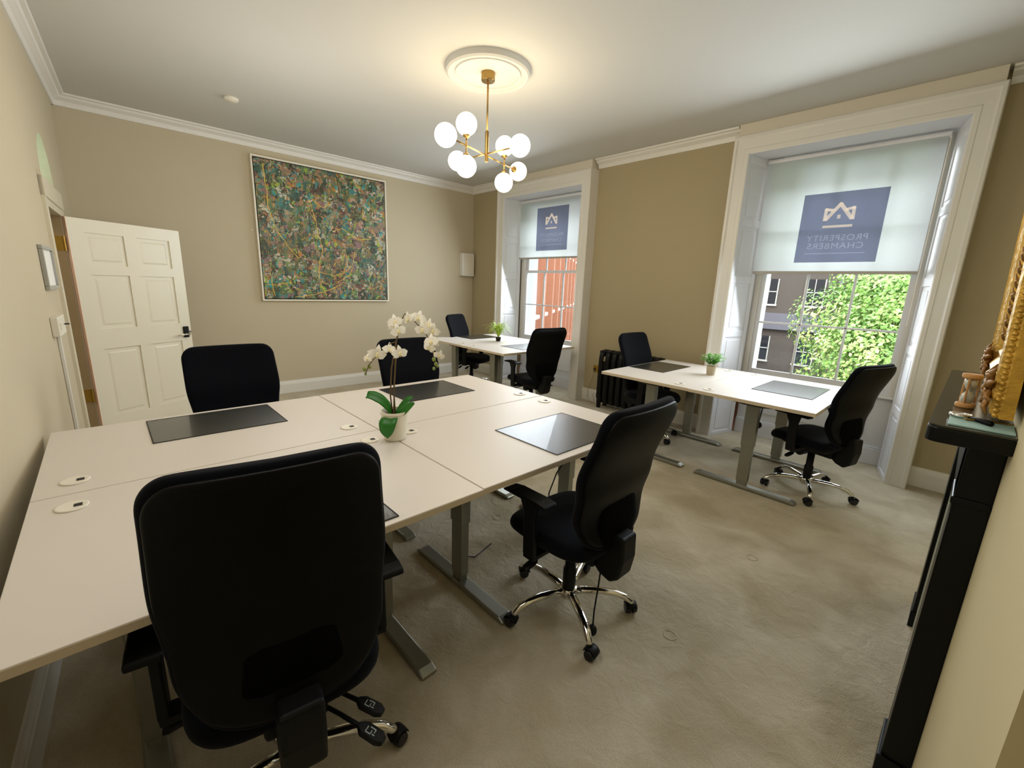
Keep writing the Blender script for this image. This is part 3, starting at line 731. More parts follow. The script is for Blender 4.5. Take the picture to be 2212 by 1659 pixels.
    for k in range(5):
        a = spin + k * 2 * PI / 5; c, s = math.cos(a), math.sin(a); b = a + .7 + k * 1.1; u = Vector((math.cos(b), math.sin(b), 0)); v = Vector((-u.y, u.x, 0))
        ctr = Vector((.290 * c, .290 * s, .026)) + u * .010
        q = MB()
        q.cyl(ctr + v * .006, ctr + v * .026, .0258, .021, 18).cyl(ctr - v * .006, ctr - v * .026, .0258, .021, 18)
        q.cyl(ctr - v * .007, ctr + v * .007, .016, n=12)
        cs = q.build('caster', 'caster', r, bevel=.003)
        pts = [ctr + u * (.028 * math.cos(t)) + Vector((0, 0, .028 * math.sin(t))) for t in [math.radians(x) for x in range(15, 175, 20)]]
        MB().tube(pts, [(.024, .004)] * len(pts), 8, flat=tuple(v)).cyl((.290 * c, .290 * s, .044), (.290 * c, .290 * s, .062), .008, n=10).build('caster_hood', 'plastic', cs, smooth=True)
    if kind_pump == 'pump':
        MB().tube([(.20, -.06, .32), (.205, -.075, .25), (.20, -.08, .15), (.20, -.08, .075)], .0035, 8).sphere((.20, -.08, .052), .019, 14, 10, (1, 1, 1.35)).build('lumbar_pump', 'plastic', r, smooth=True)
    return r
CH1 = make_chair('a', 'large black office chair in the left foreground, seen from behind, nearest the viewer', 'icons', spin=math.radians(70), zt=1.06, xt=(.165, .160), ay=.275, ax=.03, lx_=-.032)
CH1.location = (-1.155, .25, 0); CH1.rotation_euler = (0, 0, math.radians(-8))
CH2 = make_chair('b', 'black high-backed chair with a chrome star base, standing at the front desk in the middle', 'pump', spin=math.radians(-33), zt=1.05)
CH2.location = (-1.06, 1.41, 0); CH2.rotation_euler = (0, 0, 0)
CH3 = make_chair('c', 'black chair facing across the desk, in front of the panelled white door', False, spin=0.3)
CH3.location = (-2.86, .53, 0); CH3.rotation_euler = (0, 0, PI)
dup(CH3, (-2.69, 1.66, 0), PI, 'black chair behind the orchid flowers, facing across the desk')
dup(CH3, (-2.10, 3.93, 0), PI - .02, 'dark blue-black chair in front of the radiator')
dup(CH3, (-.665, 3.77, 0), math.radians(-17), 'black chair with its back to the fireplace, under the nearer window')
dup(CH3, (-4.87, 3.78, 0), PI + math.radians(24), 'dark navy chair in the far corner facing into the room')
dup(CH3, (-3.38, 3.50, 0), math.radians(-6), 'black chair seen from behind at the far window')

# ------------------------------------------------------------------ chandelier and ceiling rose
RX, RY = -2.735, 2.235
rose = MB().lathe([(0, ZC), (.31, ZC), (.31, ZC - .012), (.302, ZC - .036), (.288, ZC - .046), (.268, ZC - .046), (.262, ZC - .034), (.240, ZC - .030), (.236, ZC - .040), (.222, ZC - .040), (.218, ZC - .028), (.202, ZC - .022), (.0, ZC - .022)], 64, (RX, RY, 0), cap=False).build('ceiling_rose', 'ceiling', smooth=True)
rose.modifiers.new('e', 'EDGE_SPLIT').split_angle = math.radians(35)
tag(rose, 'round plaster ceiling rose above the chandelier', 'ceiling rose')
HZ = 2.40
cr = thing('chandelier', 'brass chandelier with eight lit opal glass globes hanging from the ceiling rose', 'chandelier', (RX, RY, HZ))
MB().lathe([(0, ZC - .0225 - HZ), (.05, ZC - .0225 - HZ), (.05, ZC - .072 - HZ), (.046, ZC - .078 - HZ), (0, ZC - .078 - HZ)], 32, cap=False).build('canopy', 'brass', cr, smooth=False)
MB().cyl((0, 0, .16), (0, 0, ZC - .07 - HZ), .0065, n=14).build('rod', 'brass', cr, smooth=True)
MB().cyl((0, 0, -.045), (0, 0, .165), .0135, n=20).build('hub', 'brass', cr, bevel=.002)
A = Vector((-.155, .505, 0)) * .92; Bv = Vector((.33, .03, 0))
G = .073
def globe(c, axis):
    ax = Vector(axis).normalized(); c = Vector(c)
    g = MB().sphere(c, G, 32, 20).build('globe_shade', 'globe', cr, smooth=True)
    MB().tube([c + ax * (G - .008), c + ax * (G + .004), c + ax * (G + .016)], [.026, .024, .010], 18).build('globe_cup', 'brass', g, smooth=False)
for (v, zz, le) in ((A, 0.0, 1.0), (Bv, .012, 1.0)):
    for s in (-1, 1):
        e = v * s; d = e.normalized()
        arm = MB().cyl(d * .012 + Vector((0, 0, zz)), e - d * (G + .01) + Vector((0, 0, zz)), .0055, n=10)
        arm.build('arm', 'brass', cr, smooth=True)
        globe(e + Vector((0, 0, zz)), -d)
for s in (-1, 1):
    m_ = A * .53 * s
    MB().cyl(m_ + Vector((0, 0, .135 - G - .01)), m_ - Vector((0, 0, .135 - G - .01)), .0055, n=10).cyl(m_ - Vector((0, 0, .012)), m_ + Vector((0, 0, .012)), .008, n=12).build('cross_stem', 'brass', cr, smooth=True)
    globe(m_ + Vector((0, 0, .135)), (0, 0, -1)); globe(m_ - Vector((0, 0, .135)), (0, 0, 1))

sd = thing('smoke_detector', 'small round white smoke detector on the ceiling left of the chandelier', 'smoke detector', (-4.80, 1.03, ZC - .02))
MB().lathe([(0, .02), (.06, .02), (.058, .004), (.045, -.006), (0, -.008)], 32, cap=False).build('housing', 'white_plastic', sd, smooth=True)
MB().sphere((.02, 0, -.007), .005, 8, 6).build('indicator_light', 'ceramic', sd)

# ------------------------------------------------------------------ painting wall items
py0, py1, pz0, pz1 = 1.395, 3.035, 1.175, 2.80
pr = thing('painting', 'large square abstract painting of dark green, rust and yellow drips in a thin white frame', 'painting', (XP + .002, (py0 + py1) / 2, (pz0 + pz1) / 2))
hw, hh = (py1 - py0) / 2, (pz1 - pz0) / 2
f = MB(); k = .018
for a, b, c, d in ((-hw, hw, -hh, -hh + k), (-hw, hw, hh - k, hh), (-hw, -hw + k, -hh + k, hh - k), (hw - k, hw, -hh + k, hh - k)): f.box(0, .045, a, b, c, d)
f.build('frame', mat('white_tray_frame', rgb(236, 230, 214), .45, var=.02), pr, bevel=.002)
MB().box(0, .008, -hw + k, hw - k, -hh + k, hh - k).build('backing', 'slot', pr)
g = k + .012
cvs = MB().box(.008, .034, -hw + g, hw - g, -hh + g, hh - g).build('canvas', 'painting', pr)
dm = MB()
def yz(px, py): # crop fraction -> local (u across, v down)
    return (-hw + g + px * 2 * (hw - g), hh - g - py * 2 * (hh - g))
lines = [[(.06, .03), (.07, .22), (.07, .33), (.11, .47), (.2, .62), (.27, .69)], [(.37, .24), (.41, .40), (.43, .52), (.45, .62), (.42, .70), (.41, .78), (.42, .89), (.46, .97)],
         [(.41, .78), (.52, .81), (.6, .79), (.69, .72), (.72, .60)], [(.22, 1.0 - .01), (.35, .97), (.46, .94), (.58, .88)], [(.02, .90), (.12, .89), (.2, .875)], [(.38, .22), (.47, .28), (.53, .24)],
         [(.63, .58), (.65, .68), (.62, .76)], [(.88, .40), (.93, .50), (.97, .60)], [(.05, .80), (.06, .93), (.07, .98)], [(.56, .86), (.66, .80), (.70, .72)], [(.54, .45), (.62, .42), (.75, .50), (.86, .48)], [(.80, .24), (.80, .32), (.84, .33)]]
rnd = random.Random(3)
for L_ in lines:
    pts = []
    for (a, b), (c, d) in zip(L_[:-1], L_[1:]):
        for i in range(5):
            t_ = i / 5; pts.append((a + (c - a) * t_ + rnd.uniform(-.004, .004), b + (d - b) * t_ + rnd.uniform(-.004, .004)))
    pts.append(L_[-1])
    P3 = [(.0345, *yz(*p)) for p in pts]
    dm.tube(P3, [(.0012, rnd.uniform(.002, .0055)) for _ in P3], 6, flat=(1, 0, 0))
for i in range(70):
    a, b = rnd.random() * .96 + .02, rnd.random() * .96 + .02; an = rnd.random() * 6.28; l = rnd.uniform(.01, .05)
    q = [(a, b), (a + l * .5 * math.cos(an) , b + l * .5 * math.sin(an) + rnd.uniform(-.006, .006)), (a + l * math.cos(an), b + l * math.sin(an))]
    q = [(min(.985, max(.015, x)), min(.985, max(.015, y))) for x, y in q]
    dm.tube([(.0345, *yz(*p)) for p in q], [(.001, rnd.uniform(.0012, .0035)) for _ in q], 6, flat=(1, 0, 0))
dm.build('paint_drips', 'drip', cvs)

hk = tag(MB().lathe([(0, .012), (.008, .012), (.009, .006), (.009, 0), (0, 0)], 14, cap=False).build('wall_hook', 'ceramic', smooth=True), 'tiny white hook on the wall just left of the painting', 'hook')
hk.rotation_euler = (0, PI / 2, 0); hk.location = (XP, 1.355, 1.985)

bx = thing('control_box', 'small white box mounted high in the corner near the far window', 'wall box', (XP, 4.43, 1.77))
MB().box(0, .085, -.11, .13, -.18, .18).build('casing', 'trim', bx, bevel=.006)
MB().box(.085, .092, -.085, .105, -.155, .155).build('lid', 'white_plastic', bx, bevel=.003)
tag(MB().tube([(XP + .008, YW - .01, 1.58), (XP + .006, YW - .008, .9), (XP + .008, YW - .01, .17)], .004, 6).build('thin_cable', 'cablewhite', smooth=True), 'thin cream cable running down the far corner below the white box', 'cable')

# ------------------------------------------------------------------ left wall items
def wl(x, v, z): p = WL0 + du * upos(x) + dv * v; return (p.x, p.y, z)
wa = math.atan2(du.y, du.x)
pf = thing('picture_frame', 'small silver frame holding a white notice, on the wall left of the door', 'picture frame', wl(-3.83, 0.001, 1.46), wa)
q = MB(); a_, b_, k = .20, .125, .022
for (x0, x1, z0, z1) in ((-a_, a_, -b_, -b_ + k), (-a_, a_, b_ - k, b_), (-a_, -a_ + k, -b_ + k, b_ - k), (a_ - k, a_, -b_ + k, b_ - k)): q.box(x0, x1, 0, .02, z0, z1)
q.build('frame', 'steel', pf, bevel=.003)
MB().box(-a_ + k, a_ - k, 0, .008, -b_ + k, b_ - k).build('notice', 'paperwhite', pf)
sw = thing('light_switch', 'white boxed light switch on the wall left of the door', 'switch', wl(-3.70, 0.001, 1.13), wa)
MB().box(-.14, .14, 0, .032, -.055, .055).build('switch_box', 'white_plastic', sw, bevel=.004)
MB().box(.03, .09, .032, .037, -.022, .022).build('rocker', 'ceramic', sw, bevel=.002)
MB().cyl((-.09, .032, .0), (-.09, .055, .0), .004, n=8).build('key_stub', 'plastic', sw)
cd = MB().box(-.012, .012, 0, .016, 0.16, 1.072).build('cable_conduit', 'trim', bevel=.003); cd.location = wl(-3.70, .001, 0); cd.rotation_euler = (0, 0, wa)
tag(cd, 'thin white conduit running down the wall from the light switch', 'conduit')

# ------------------------------------------------------------------ plants
cam_r = Vector((.687, .727, 0)); cam_f = Vector((-.727, .687, 0))
def petal_flower(mb, mid, c, nrm, r, rot=0):
    c = Vector(c); n = Vector(nrm).normalized(); u = n.orthogonal().normalized(); w_ = n.cross(u)
    up = (Vector((0, 0, 1)) - n * n.z).normalized(); w_ = up; u = up.cross(n)
    for (ang, ln, wd, lift) in ((90, 1.0, .42, .0), (210, .95, .42, .0), (330, .95, .42, .0), (5, 1.0, .72, .12), (175, 1.0, .72, .12)):
        a = math.radians(ang) + rot; d = u * math.cos(a) + w_ * math.sin(a); e = n.cross(d)
        def P(s, t):
            ww = math.sin(min(1, s * 1.02 + .06) * PI) ** .7 * wd * (t - .5)
            return c + d * (s * ln * r) + e * (ww * r * 1.35) + n * (lift * r + .18 * r * math.sin(s * PI) - .10 * r * s * s)
        mb.grid(P, 5, 4)
    mid.sphere(c + n * .12 * r, r * .2, 8, 6, (1, 1, 1))
    for s in (-1, 1): mid.tube([c + n * .1 * r, c + n * .35 * r + u * s * .12 * r - w_ * .15 * r, c + n * .3 * r - w_ * .42 * r], [r * .10, r * .09, r * .02], 6)
def orchid(loc):
    r = thing('potted_orchid', 'white orchid with two arching stems in a white pot on the front desks', 'potted plant', loc)
    MB().lathe([(0, 0), (.046, 0), (.050, .004), (.062, .125), (.066, .128), (.066, .138), (.060, .138), (.057, .112), (0, .112)], 40, cap=False).build('pot', 'ceramic', r, smooth=True).modifiers.new('e', 'EDGE_SPLIT')
    MB().lathe([(0, .115), (.0565, .113), (.0565, .110), (0, .110)], 24, cap=False).build('soil', 'soil', r)
    S = 1 / 470.0
    def W(px, py, dep=0): v = cam_r * ((px - 850) * S) + cam_f * dep; return Vector((v.x, v.y, (958 - py) * S))
    sa = [(846, 905, 0), (842, 860, 0), (846, 800, 0), (857, 745, 0), (867, 700, .01), (874, 684, .02), (886, 690, .03), (900, 706, .03), (916, 718, .02), (930, 745, .0), (940, 775, -.01), (944, 795, -.01)]
    sb = [(853, 905, -.01), (851, 850, -.01), (856, 790, -.01), (860, 755, -.01), (857, 742, -.015), (846, 746, -.02), (830, 762, -.02), (813, 778, -.02), (801, 793, -.02), (793, 812, -.02)]
    for nm, pts in (('stem', sa), ('stem', sb)):
        MB().tube([W(*p) for p in pts], [.0035] * 5 + [.0022] * (len(pts) - 5), 8).build(nm, 'stem', r, smooth=True)
    MB().cyl(W(848, 905, -.004), W(857, 742, -.004), .0025, n=6).build('support_stick', 'stem', r)
    fl = [(858, 700, 0, .9), (866, 718, -.02, .95), (884, 694, .03, .9), (903, 692, .03, .95), (915, 714, .0, .95), (934, 716, .02, .95), (936, 738, -.02, 1.0), (928, 752, .02, .9), (950, 766, -.01, .7),
          (822, 766, -.03, 1.1), (845, 758, -.01, .85), (868, 764, -.02, .95), (802, 778, -.02, .65), (852, 712, .03, .8), (925, 705, .04, .8)]
    rr = random.Random(5)
    for (x, y, d, k) in fl:
        pm, md = MB(), MB()
        n = -cam_f * 1.0 + cam_r * rr.uniform(-.7, .7) + Vector((0, 0, rr.uniform(-.35, .25)))
        petal_flower(pm, md, W(x, y, d) - cam_f * .012, n, .040 * k, rr.uniform(-.4, .4))
        fo = pm.build('flower', 'petal', r, smooth=True); md.build('flower_throat', 'petalmid', fo, smooth=True)
    for (x, y, k) in ((938, 776, 1), (942, 786, .9), (938, 796, .8), (946, 790, .7), (790, 803, 1), (801, 797, 1), (792, 813, .7)):
        MB().sphere(W(x, y, -.012), .0085 * k, 10, 8, (1, 1, 1.25)).build('bud', 'bud', r, smooth=True)
    def leaf(pts, wd, side):
        pts = [W(*p) for p in pts]; n = len(pts) - 1
        def P(s, t):
            i = min(int(s * n), n - 1); k = s * n - i; c = pts[i].lerp(pts[i + 1], k)
            tg = (pts[min(i + 1, n)] - pts[max(i - 0, 0)]).normalized()
            e = Vector(side).normalized()
            wv = wd * math.sin(min(1, .12 + s * .88) * PI) ** .6 if s < .98 else wd * .08
            return c + e * wv * (t - .5) + Vector((0, 0, 1)).cross(e).normalized() * 0 + Vector((0, 0, -abs(t - .5) * -.012))
        MB().grid(P, 14, 4).build('leaf', 'leaf', r, smooth=True, solid=.0016)
    leaf([(846, 905, 0), (838, 888, 0), (822, 872, 0), (805, 864, 0), (790, 862, 0), (789, 870, 0)], .046, cam_r * .2 + cam_f * .5 + Vector((0, 0, .75)))
    leaf([(850, 905, 0), (862, 888, .02), (874, 876, .03), (886, 869, .04)], .046, cam_f * .6 + Vector((0, 0, .7)))
    leaf([(851, 906, 0), (868, 898, -.02), (882, 885, -.03), (897, 874, -.03)], .050, cam_f * .4 + Vector((0, 0, .9)))
    leaf([(850, 908, -.03), (848, 903, -.066), (846, 914, -.088), (844, 932, -.088), (844, 947, -.080)], .078, cam_r)
orchid((-1.77, .925, .7305))

def spider(loc):
    r = thing('spider_plant', 'small spider plant with long pale green blades on the far corner desks', 'potted plant', loc)
    MB().lathe([(0, 0), (.028, 0), (.036, .05), (.036, .055), (0, .055)], 20, cap=False).build('pot', 'soil', r, smooth=True)
    rr = random.Random(2); q = MB()
    for i in range(100):
        a = rr.random() * 2 * PI; reach = rr.uniform(.08, .25); h0 = rr.uniform(.10, .23); wd = rr.uniform(.010, .017)
        d = Vector((math.cos(a), math.sin(a), 0)); e = Vector((-d.y, d.x, 0)); drop = rr.uniform(0, .13)
        def P(s, t):
            z = .05 + h0 * math.sin(min(1, s * 1.15) * PI * .62) - drop * s ** 3
            return d * (reach * s ** 1.15) + e * (wd * (1 - s ** 2) * (t - .5)) + Vector((0, 0, max(z, .004)))
        q.grid(P, 8, 1)
    q.build('leaves', 'spider', r, smooth=True)
spider((-4.30, 3.78, .7305))
def fern(loc):
    r = thing('potted_fern', 'small bushy green plant in a beige pot on the desk by the radiator', 'potted plant', loc)
    MB().lathe([(0, 0), (.034, 0), (.040, .078), (.040, .082), (.034, .082), (.034, .072), (0, .072)], 24, cap=False).build('pot', 'terracotta', r, smooth=True).modifiers.new('e', 'EDGE_SPLIT')
    rr = random.Random(9); q = MB()
    for i in range(90):
        a = rr.random() * 2 * PI; reach = rr.uniform(.02, .105); h0 = rr.uniform(.06, .125)
        d = Vector((math.cos(a), math.sin(a), 0)); e = Vector((-d.y, d.x, 0))
        base = Vector((0, 0, .07))
        for s in [k / 7 for k in range(2, 8)]:
            c = base + d * reach * s + Vector((0, 0, h0 * math.sin(s * 1.7)))
            for sg in (-1, 1):
                tip = c + e * sg * .017 + d * .008 + Vector((0, 0, rr.uniform(-.006, .010)))
                q.poly([c, c + e * sg * .008 + d * .009, tip, c + e * sg * .008 - d * .002])
    q.build('leaves', 'fern', r)
fern((-1.56, 3.95, .7305))

# ------------------------------------------------------------------ radiator, socket, cables
ra_ = thing('radiator', 'black cast iron column radiator on the wall between the two windows', 'radiator', (-2.70, 4.47, 0))
for k in range(9):
    x = -.36 + k * .09
    q = MB()
    def oval(y0, y1, z0, z1, th):
        pts = []
        for i in range(20):
            a = 2 * PI * i / 20; c, s = math.cos(a), math.sin(a)
            pts.append((x, (y0 + y1) / 2 + (y1 - y0) / 2 * math.copysign(abs(c) ** .5, c), (z0 + z1) / 2 + (z1 - z0) / 2 * math.copysign(abs(s) ** .35, s)))
        V = [Vector(p) for p in pts]; n = len(V); rs = []
        for i in range(n):
            t_ = (V[(i + 1) % n] - V[i - 1]).normalized(); u_ = Vector((1, 0, 0)); w_ = t_.cross(u_)
            rs.append([V[i] + u_ * .034 * math.cos(2 * PI * j / 8) + w_ * th * math.sin(2 * PI * j / 8) for j in range(8)])
        q.rings(rs, cap=False, closed=True)
    oval(-.085, .085, .07, .715, .019)
    q.box(x - .03, x + .03, -.014, .014, .07, .58).box(x - .028, x + .028, -.08, .08, .62 if k else .65, .72).box(x - .028, x + .028, -.08, .08, .07, .50)
    if k in (0, 8): q.box(x - .02, x + .02, -.085, -.05, 0, .10).box(x - .02, x + .02, .05, .085, 0, .10)
    q.build('section', 'iron', ra_, smooth=False, bevel=.003)
so = thing('wall_socket', 'brass double socket on the wall left of the radiator', 'socket', (-3.27, YW, .44))
MB().box(-.045, .045, -.012, 0, -.045, .045).build('plate', 'gold_hinge', so, bevel=.003)
MB().box(-.03, -.005, -.03, -.012, -.02, .01).build('plug', 'bronze', so, bevel=.003)
tag(MB().tube([(-3.30, YW - .02, .42), (-3.32, YW - .03, .3), (-3.36, YW - .035, .17), (-3.35, YW - .05, .06), (-3.28, YW - .07, .012), (-3.2, YW - .09, .008)], .0035, 6).build('power_cable', 'cablewhite', smooth=True), 'thin cream cable hanging from the brass socket to the floor', 'cable')
s2 = thing('low_socket', 'small dark plug with a looped wire low on the skirting beside the radiator', 'plug', (-3.19, YW - .022, .10))
MB().box(-.022, .022, -.03, 0, -.02, .02).build('plug_body', 'plastic', s2, bevel=.004)
MB().tube([(-.02, -.012, .01), (-.06, -.014, .03), (-.085, -.015, .0), (-.07, -.014, -.04), (-.06, -.012, -.09)], .003, 6).build('wire', 'cablewhite', s2, smooth=True)
tag(MB().tube([(-.97, 3.62, .70), (-.995, 3.61, .64), (-1.0, 3.6, .56), (-1.005, 3.6, .49)], .004, 8).sphere((-1.005, 3.6, .468), .024, 12, 8, (1, .8, 1.1)).build('hanging_plug', 'cable', smooth=True), 'black plug dangling on its cord below the desk under the nearer window', 'plug')
tag(MB().tube([(-1.24, 1.55, .70), (-1.25, 1.55, .62), (-1.30, 1.56, .54), (-1.36, 1.58, .40), (-1.38, 1.62, .2), (-1.40, 1.66, .008)], .0035, 8).build('desk_cable', 'cable', smooth=True), 'black cable dropping from the front desk behind the chrome based chair', 'cable')
cl = MB().tube([(-1.72, 1.26, .655), (-1.73, 1.25, .35), (-1.70, 1.22, .012), (-1.62, 1.3, .008), (-1.66, 1.45, .008)], .0035, 8)
tag(cl.build('floor_cable', 'cable', smooth=True), 'black cable lying on the carpet under the front desks', 'cable')

# ------------------------------------------------------------------ fireplace and what stands on it
fp = thing('fireplace_surround', 'black slate fireplace surround with a rounded mantel shelf on the right', 'fireplace', (XB, 2.15, 0))
# local coordinates: x<0 into the room
def shelf_poly(x0, y0, y1, rr_):
    pts = [(0, y0)]
    for i in range(7): a = PI * 1.5 - i / 6 * PI / 2; pts.append((x0 + rr_ + rr_ * math.cos(a), y0 + rr_ + rr_ * math.sin(a)))
    for i in range(7): a = PI - i / 6 * PI / 2; pts.append((x0 + rr_ + rr_ * math.cos(a), y1 - rr_ + rr_ * math.sin(a)))
    pts.append((0, y1)); return pts
sh = MB().prism(shelf_poly(-.152, -.66, .66, .025), 1.105, 1.145).build('mantel_shelf', 'slate', fp, bevel=.004)
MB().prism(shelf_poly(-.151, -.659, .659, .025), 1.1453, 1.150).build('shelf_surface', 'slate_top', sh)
MB().box(-.07, 0, -.56, .54, .90, 1.105).build('frieze', 'slate', fp, bevel=.003)
MB().prism([(-.07, -.565), (-.07, -.40), (0, -.40), (0, -.565)], 0, 1.105).box(-.078, 0, -.575, -.40, 0, .08).box(-.075, 0, -.57, -.40, .93, .95).build('jamb', 'slate', fp, bevel=.003)
MB().prism([(-.07, .36), (-.07, .545), (-.056, .545), (-.056, .36)], 0, 1.105).box(-.075, -.052, .355, .55, 0, .08).build('jamb', 'slate', fp, bevel=.003)
MB().box(-.0555, 0, .35, .545, 0, .895).box(-.02, 0, -.4, .33, .72, .90).build('stone_slip', 'slip', fp)
MB().box(-.012, 0, -.40, .33, 0, .72).build('fire_opening', 'slot', fp)

# gilt mirror leaning on the shelf against the chimney breast
mi = thing('gilt_mirror', 'large ornate gilt framed mirror hanging above the black mantel shelf', 'mirror', (XB - .014, 1.975, 1.185))
tilt = -.028
MT = Matrix.Rotation(tilt, 4, 'Y')
def MI(mb, nm, m, par=mi, **k): return mb.build(nm, m, par, mtx=MT, **k)
mw, mh = .46, 1.30
fr = MB()
def rail(p0, p1, d_out):
    # moulded rail, profile in (x depth, offset outward)
    prof = [(a_ * .72, b_) for a_, b_ in [(0, 0), (-.02, .0), (-.035, .012), (-.03, .03), (-.045, .045), (-.055, .06), (-.048, .078), (-.06, .09), (-.055, .105), (-.03, .115), (0, .115)]]
    p0, p1, o = Vector(p0), Vector(p1), Vector(d_out)
    dd = (p1 - p0).normalized()
    fr.rings([[p0 + Vector((a, 0, 0)) + o * b - dd * b for a, b in prof], [p1 + Vector((a, 0, 0)) + o * b + dd * b for a, b in prof]])
y0, y1, z0, z1 = -mw + .115, mw - .115, .115, mh - .115
rail((0, y0, z0), (0, y1, z0), (0, 0, -1)); rail((0, y1, z0), (0, y1, z1), (0, 1, 0)); rail((0, y1, z1), (0, y0, z1), (0, 0, 1)); rail((0, y0, z1), (0, y0, z0), (0, -1, 0))
fo = MI(fr, 'frame', 'gilt')
MI(MB().box(-.014, -.006, y0 - .01, y1 + .01, z0 - .01, z1 + .01), 'mirror_glass', 'mirror')
bd = MB()
def beads(p0, p1, n, r_):
    p0, p1 = Vector(p0), Vector(p1)
    for i in range(n): bd.sphere(p0.lerp(p1, (i + .5) / n), r_, 8, 6, (1, 1, 1))
for (a, b) in ((((-.030, mw - .004, .0), (-.030, mw - .004, mh))), (((-.03, -mw + .004, 0), (-.03, -mw + .004, mh)))): beads(a, b, 100, .0058)
for zz in (.008, mh - .008): beads((-.03, -mw, zz), (-.03, mw, zz), 70, .0058)
MI(bd, 'beading', 'gilt', fo, smooth=True)
ro = random.Random(4)
def leaflet(mb, c, d, ln, wd):
    c, d = Vector(c), Vector(d).normalized()
    mb.tube([c, c + d * ln * .3 + Vector((-.006, 0, 0)), c + d * ln * .7 + Vector((-.008, 0, 0)), c + d * ln + Vector((.002, 0, 0))], [(wd * .5, wd * .5), (wd, wd * .6), (wd * .8, wd * .5), (wd * .15, wd * .15)], 8, flat=(0, 1, 0) if abs(d.y) < .7 else (0, 0, 1))
for (cy, cz) in ((mw - .06, .065), (-mw + .06, .065), (mw - .06, mh - .065), (-mw + .06, mh - .065)):
    orn = MB()
    for ring_, nn_ in ((.0, 9), (.02, 8)):
        for i in range(nn_):
            a = i / nn_ * 2 * PI + ring_ * 20
            leaflet(orn, (-.036 - ring_ * .3, cy + .006 * math.cos(a), cz + .006 * math.sin(a)), (-.15, math.cos(a), math.sin(a)), ro.uniform(.05, .07) - ring_, .011)
    orn.sphere((-.05, cy, cz), .012, 12, 8)
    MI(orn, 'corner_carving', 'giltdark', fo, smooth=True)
for cy in (mw - .108, -mw + .108):
    orn = MB()
    for i in range(44):
        t_ = i / 44
        leaflet(orn, (-.016, cy, .14 + t_ * (mh - .30)), (-.1, .55 if i % 2 else -.55, 1), .036, .007)
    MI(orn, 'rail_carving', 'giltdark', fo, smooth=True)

ho_ = thing('hourglass', 'small wooden hourglass standing on the mantel shelf before the gilt mirror', 'hourglass', (.022, 1.82, 1.1503))
ho_.rotation_euler = (0, 0, .3)
MB().lathe([(0, 0), (.020, 0), (.022, .003), (.022, .010), (.019, .014), (0, .014)], 20, cap=False).build('wooden_cap', 'wood', ho_)
MB().lathe([(0, .086), (.019, .086), (.022, .09), (.022, .097), (.020, .10), (0, .10)], 20, cap=False).build('wooden_cap', 'wood', ho_)
MB().lathe([(.013, .014), (.0145, .03), (.009, .044), (.003, .05), (.009, .056), (.0145, .07), (.013, .086)], 20, cap=True).build('glass_bulb', mat('hourglass_glass', rgb(200, 205, 195), .1, var=.02, coat=.5), ho_, smooth=True)
q = MB()
for i in range(3): a = i * 2.094; q.cyl((.018 * math.cos(a), .018 * math.sin(a), .013), (.018 * math.cos(a), .018 * math.sin(a), .087), .0025, n=8)
q.build('post', 'wood', ho_)
nb = thing('blue_folder', 'pale blue-green folder lying at the near end of the mantel shelf', 'folder', (.05, 1.575, 1.1503))
MB().box(-.052, .062, -.06, .06, 0, .004).build('cover', 'paper', nb, bevel=.001)
mg = thing('magnifying_glass', 'silver magnifying glass with a dark handle resting on the pale folder', 'magnifying glass', (.018, 1.625, 1.1546), math.radians(-48))
q = MB(); n = 28; rs = []
for i in range(n):
    a = 2 * PI * i / n; c = Vector((.020 * math.cos(a), .020 * math.sin(a), .006)); o = Vector((math.cos(a), math.sin(a), 0))
    rs.append([c + o * .0035 * math.cos(2 * PI * j / 8) + Vector((0, 0, .0045)) * math.sin(2 * PI * j / 8) for j in range(8)])
q.rings(rs, cap=False, closed=True).build('rim', 'chrome', mg, smooth=True)
MB().lathe([(0, .004), (.019, .005), (.019, .007), (0, .009)], 24, cap=False).build('lens', 'paperwhite', mg, smooth=True)
MB().tube([(.022, 0, .006), (.035, 0, .006), (.045, 0, .006), (.08, 0, .006), (.085, 0, .006)], [.003, .0035, .006, .007, .003], 10).build('handle', 'piping', mg, smooth=True)
pe = MB().tube([(-.045, 0, .003), (-.038, 0, .0035), (.040, 0, .0035), (.048, 0, .003)], [.0008, .003, .0032, .002], 8).build('pen', 'brass', smooth=True)
pe.location = (.065, 1.60, 1.1550); pe.rotation_euler = (0, 0, math.radians(20)); tag(pe, 'slim gold pen lying on the pale folder beside the magnifying glass', 'pen')

# ------------------------------------------------------------------ carpet dents
for (x, y, lab) in ((-1.86, 1.673, 'under the front desks'), (-.617, 2.503, 'in the open floor toward the windows'), (-.653, 1.613, 'in the floor right of the chrome base'), (-.589, 3.202, 'in front of the window desk')):
    n = 26; rs = []
    for i in range(n):
        a = 2 * PI * i / n; c = Vector((.026 * math.cos(a) * (1 + .1 * math.sin(3 * a)), .026 * math.sin(a), .0)); o = Vector((math.cos(a), math.sin(a), 0))
        rs.append([c + o * .005 * math.cos(2 * PI * j / 8) + Vector((0, 0, .0022)) * math.sin(2 * PI * j / 8) for j in range(8)])
    o = MB().rings(rs, cap=False, closed=True).build('carpet_dent', 'carpet', smooth=True); o.location = (x, y, .0005)
    tag(o, 'small round furniture dent ' + lab, 'carpet dent', 'round dents in the carpet')

# ------------------------------------------------------------------ outside
o = MB().box(-45, 35, 5.3, 70, -4.2, -4.0).build('ground', 'street'); struct(o)
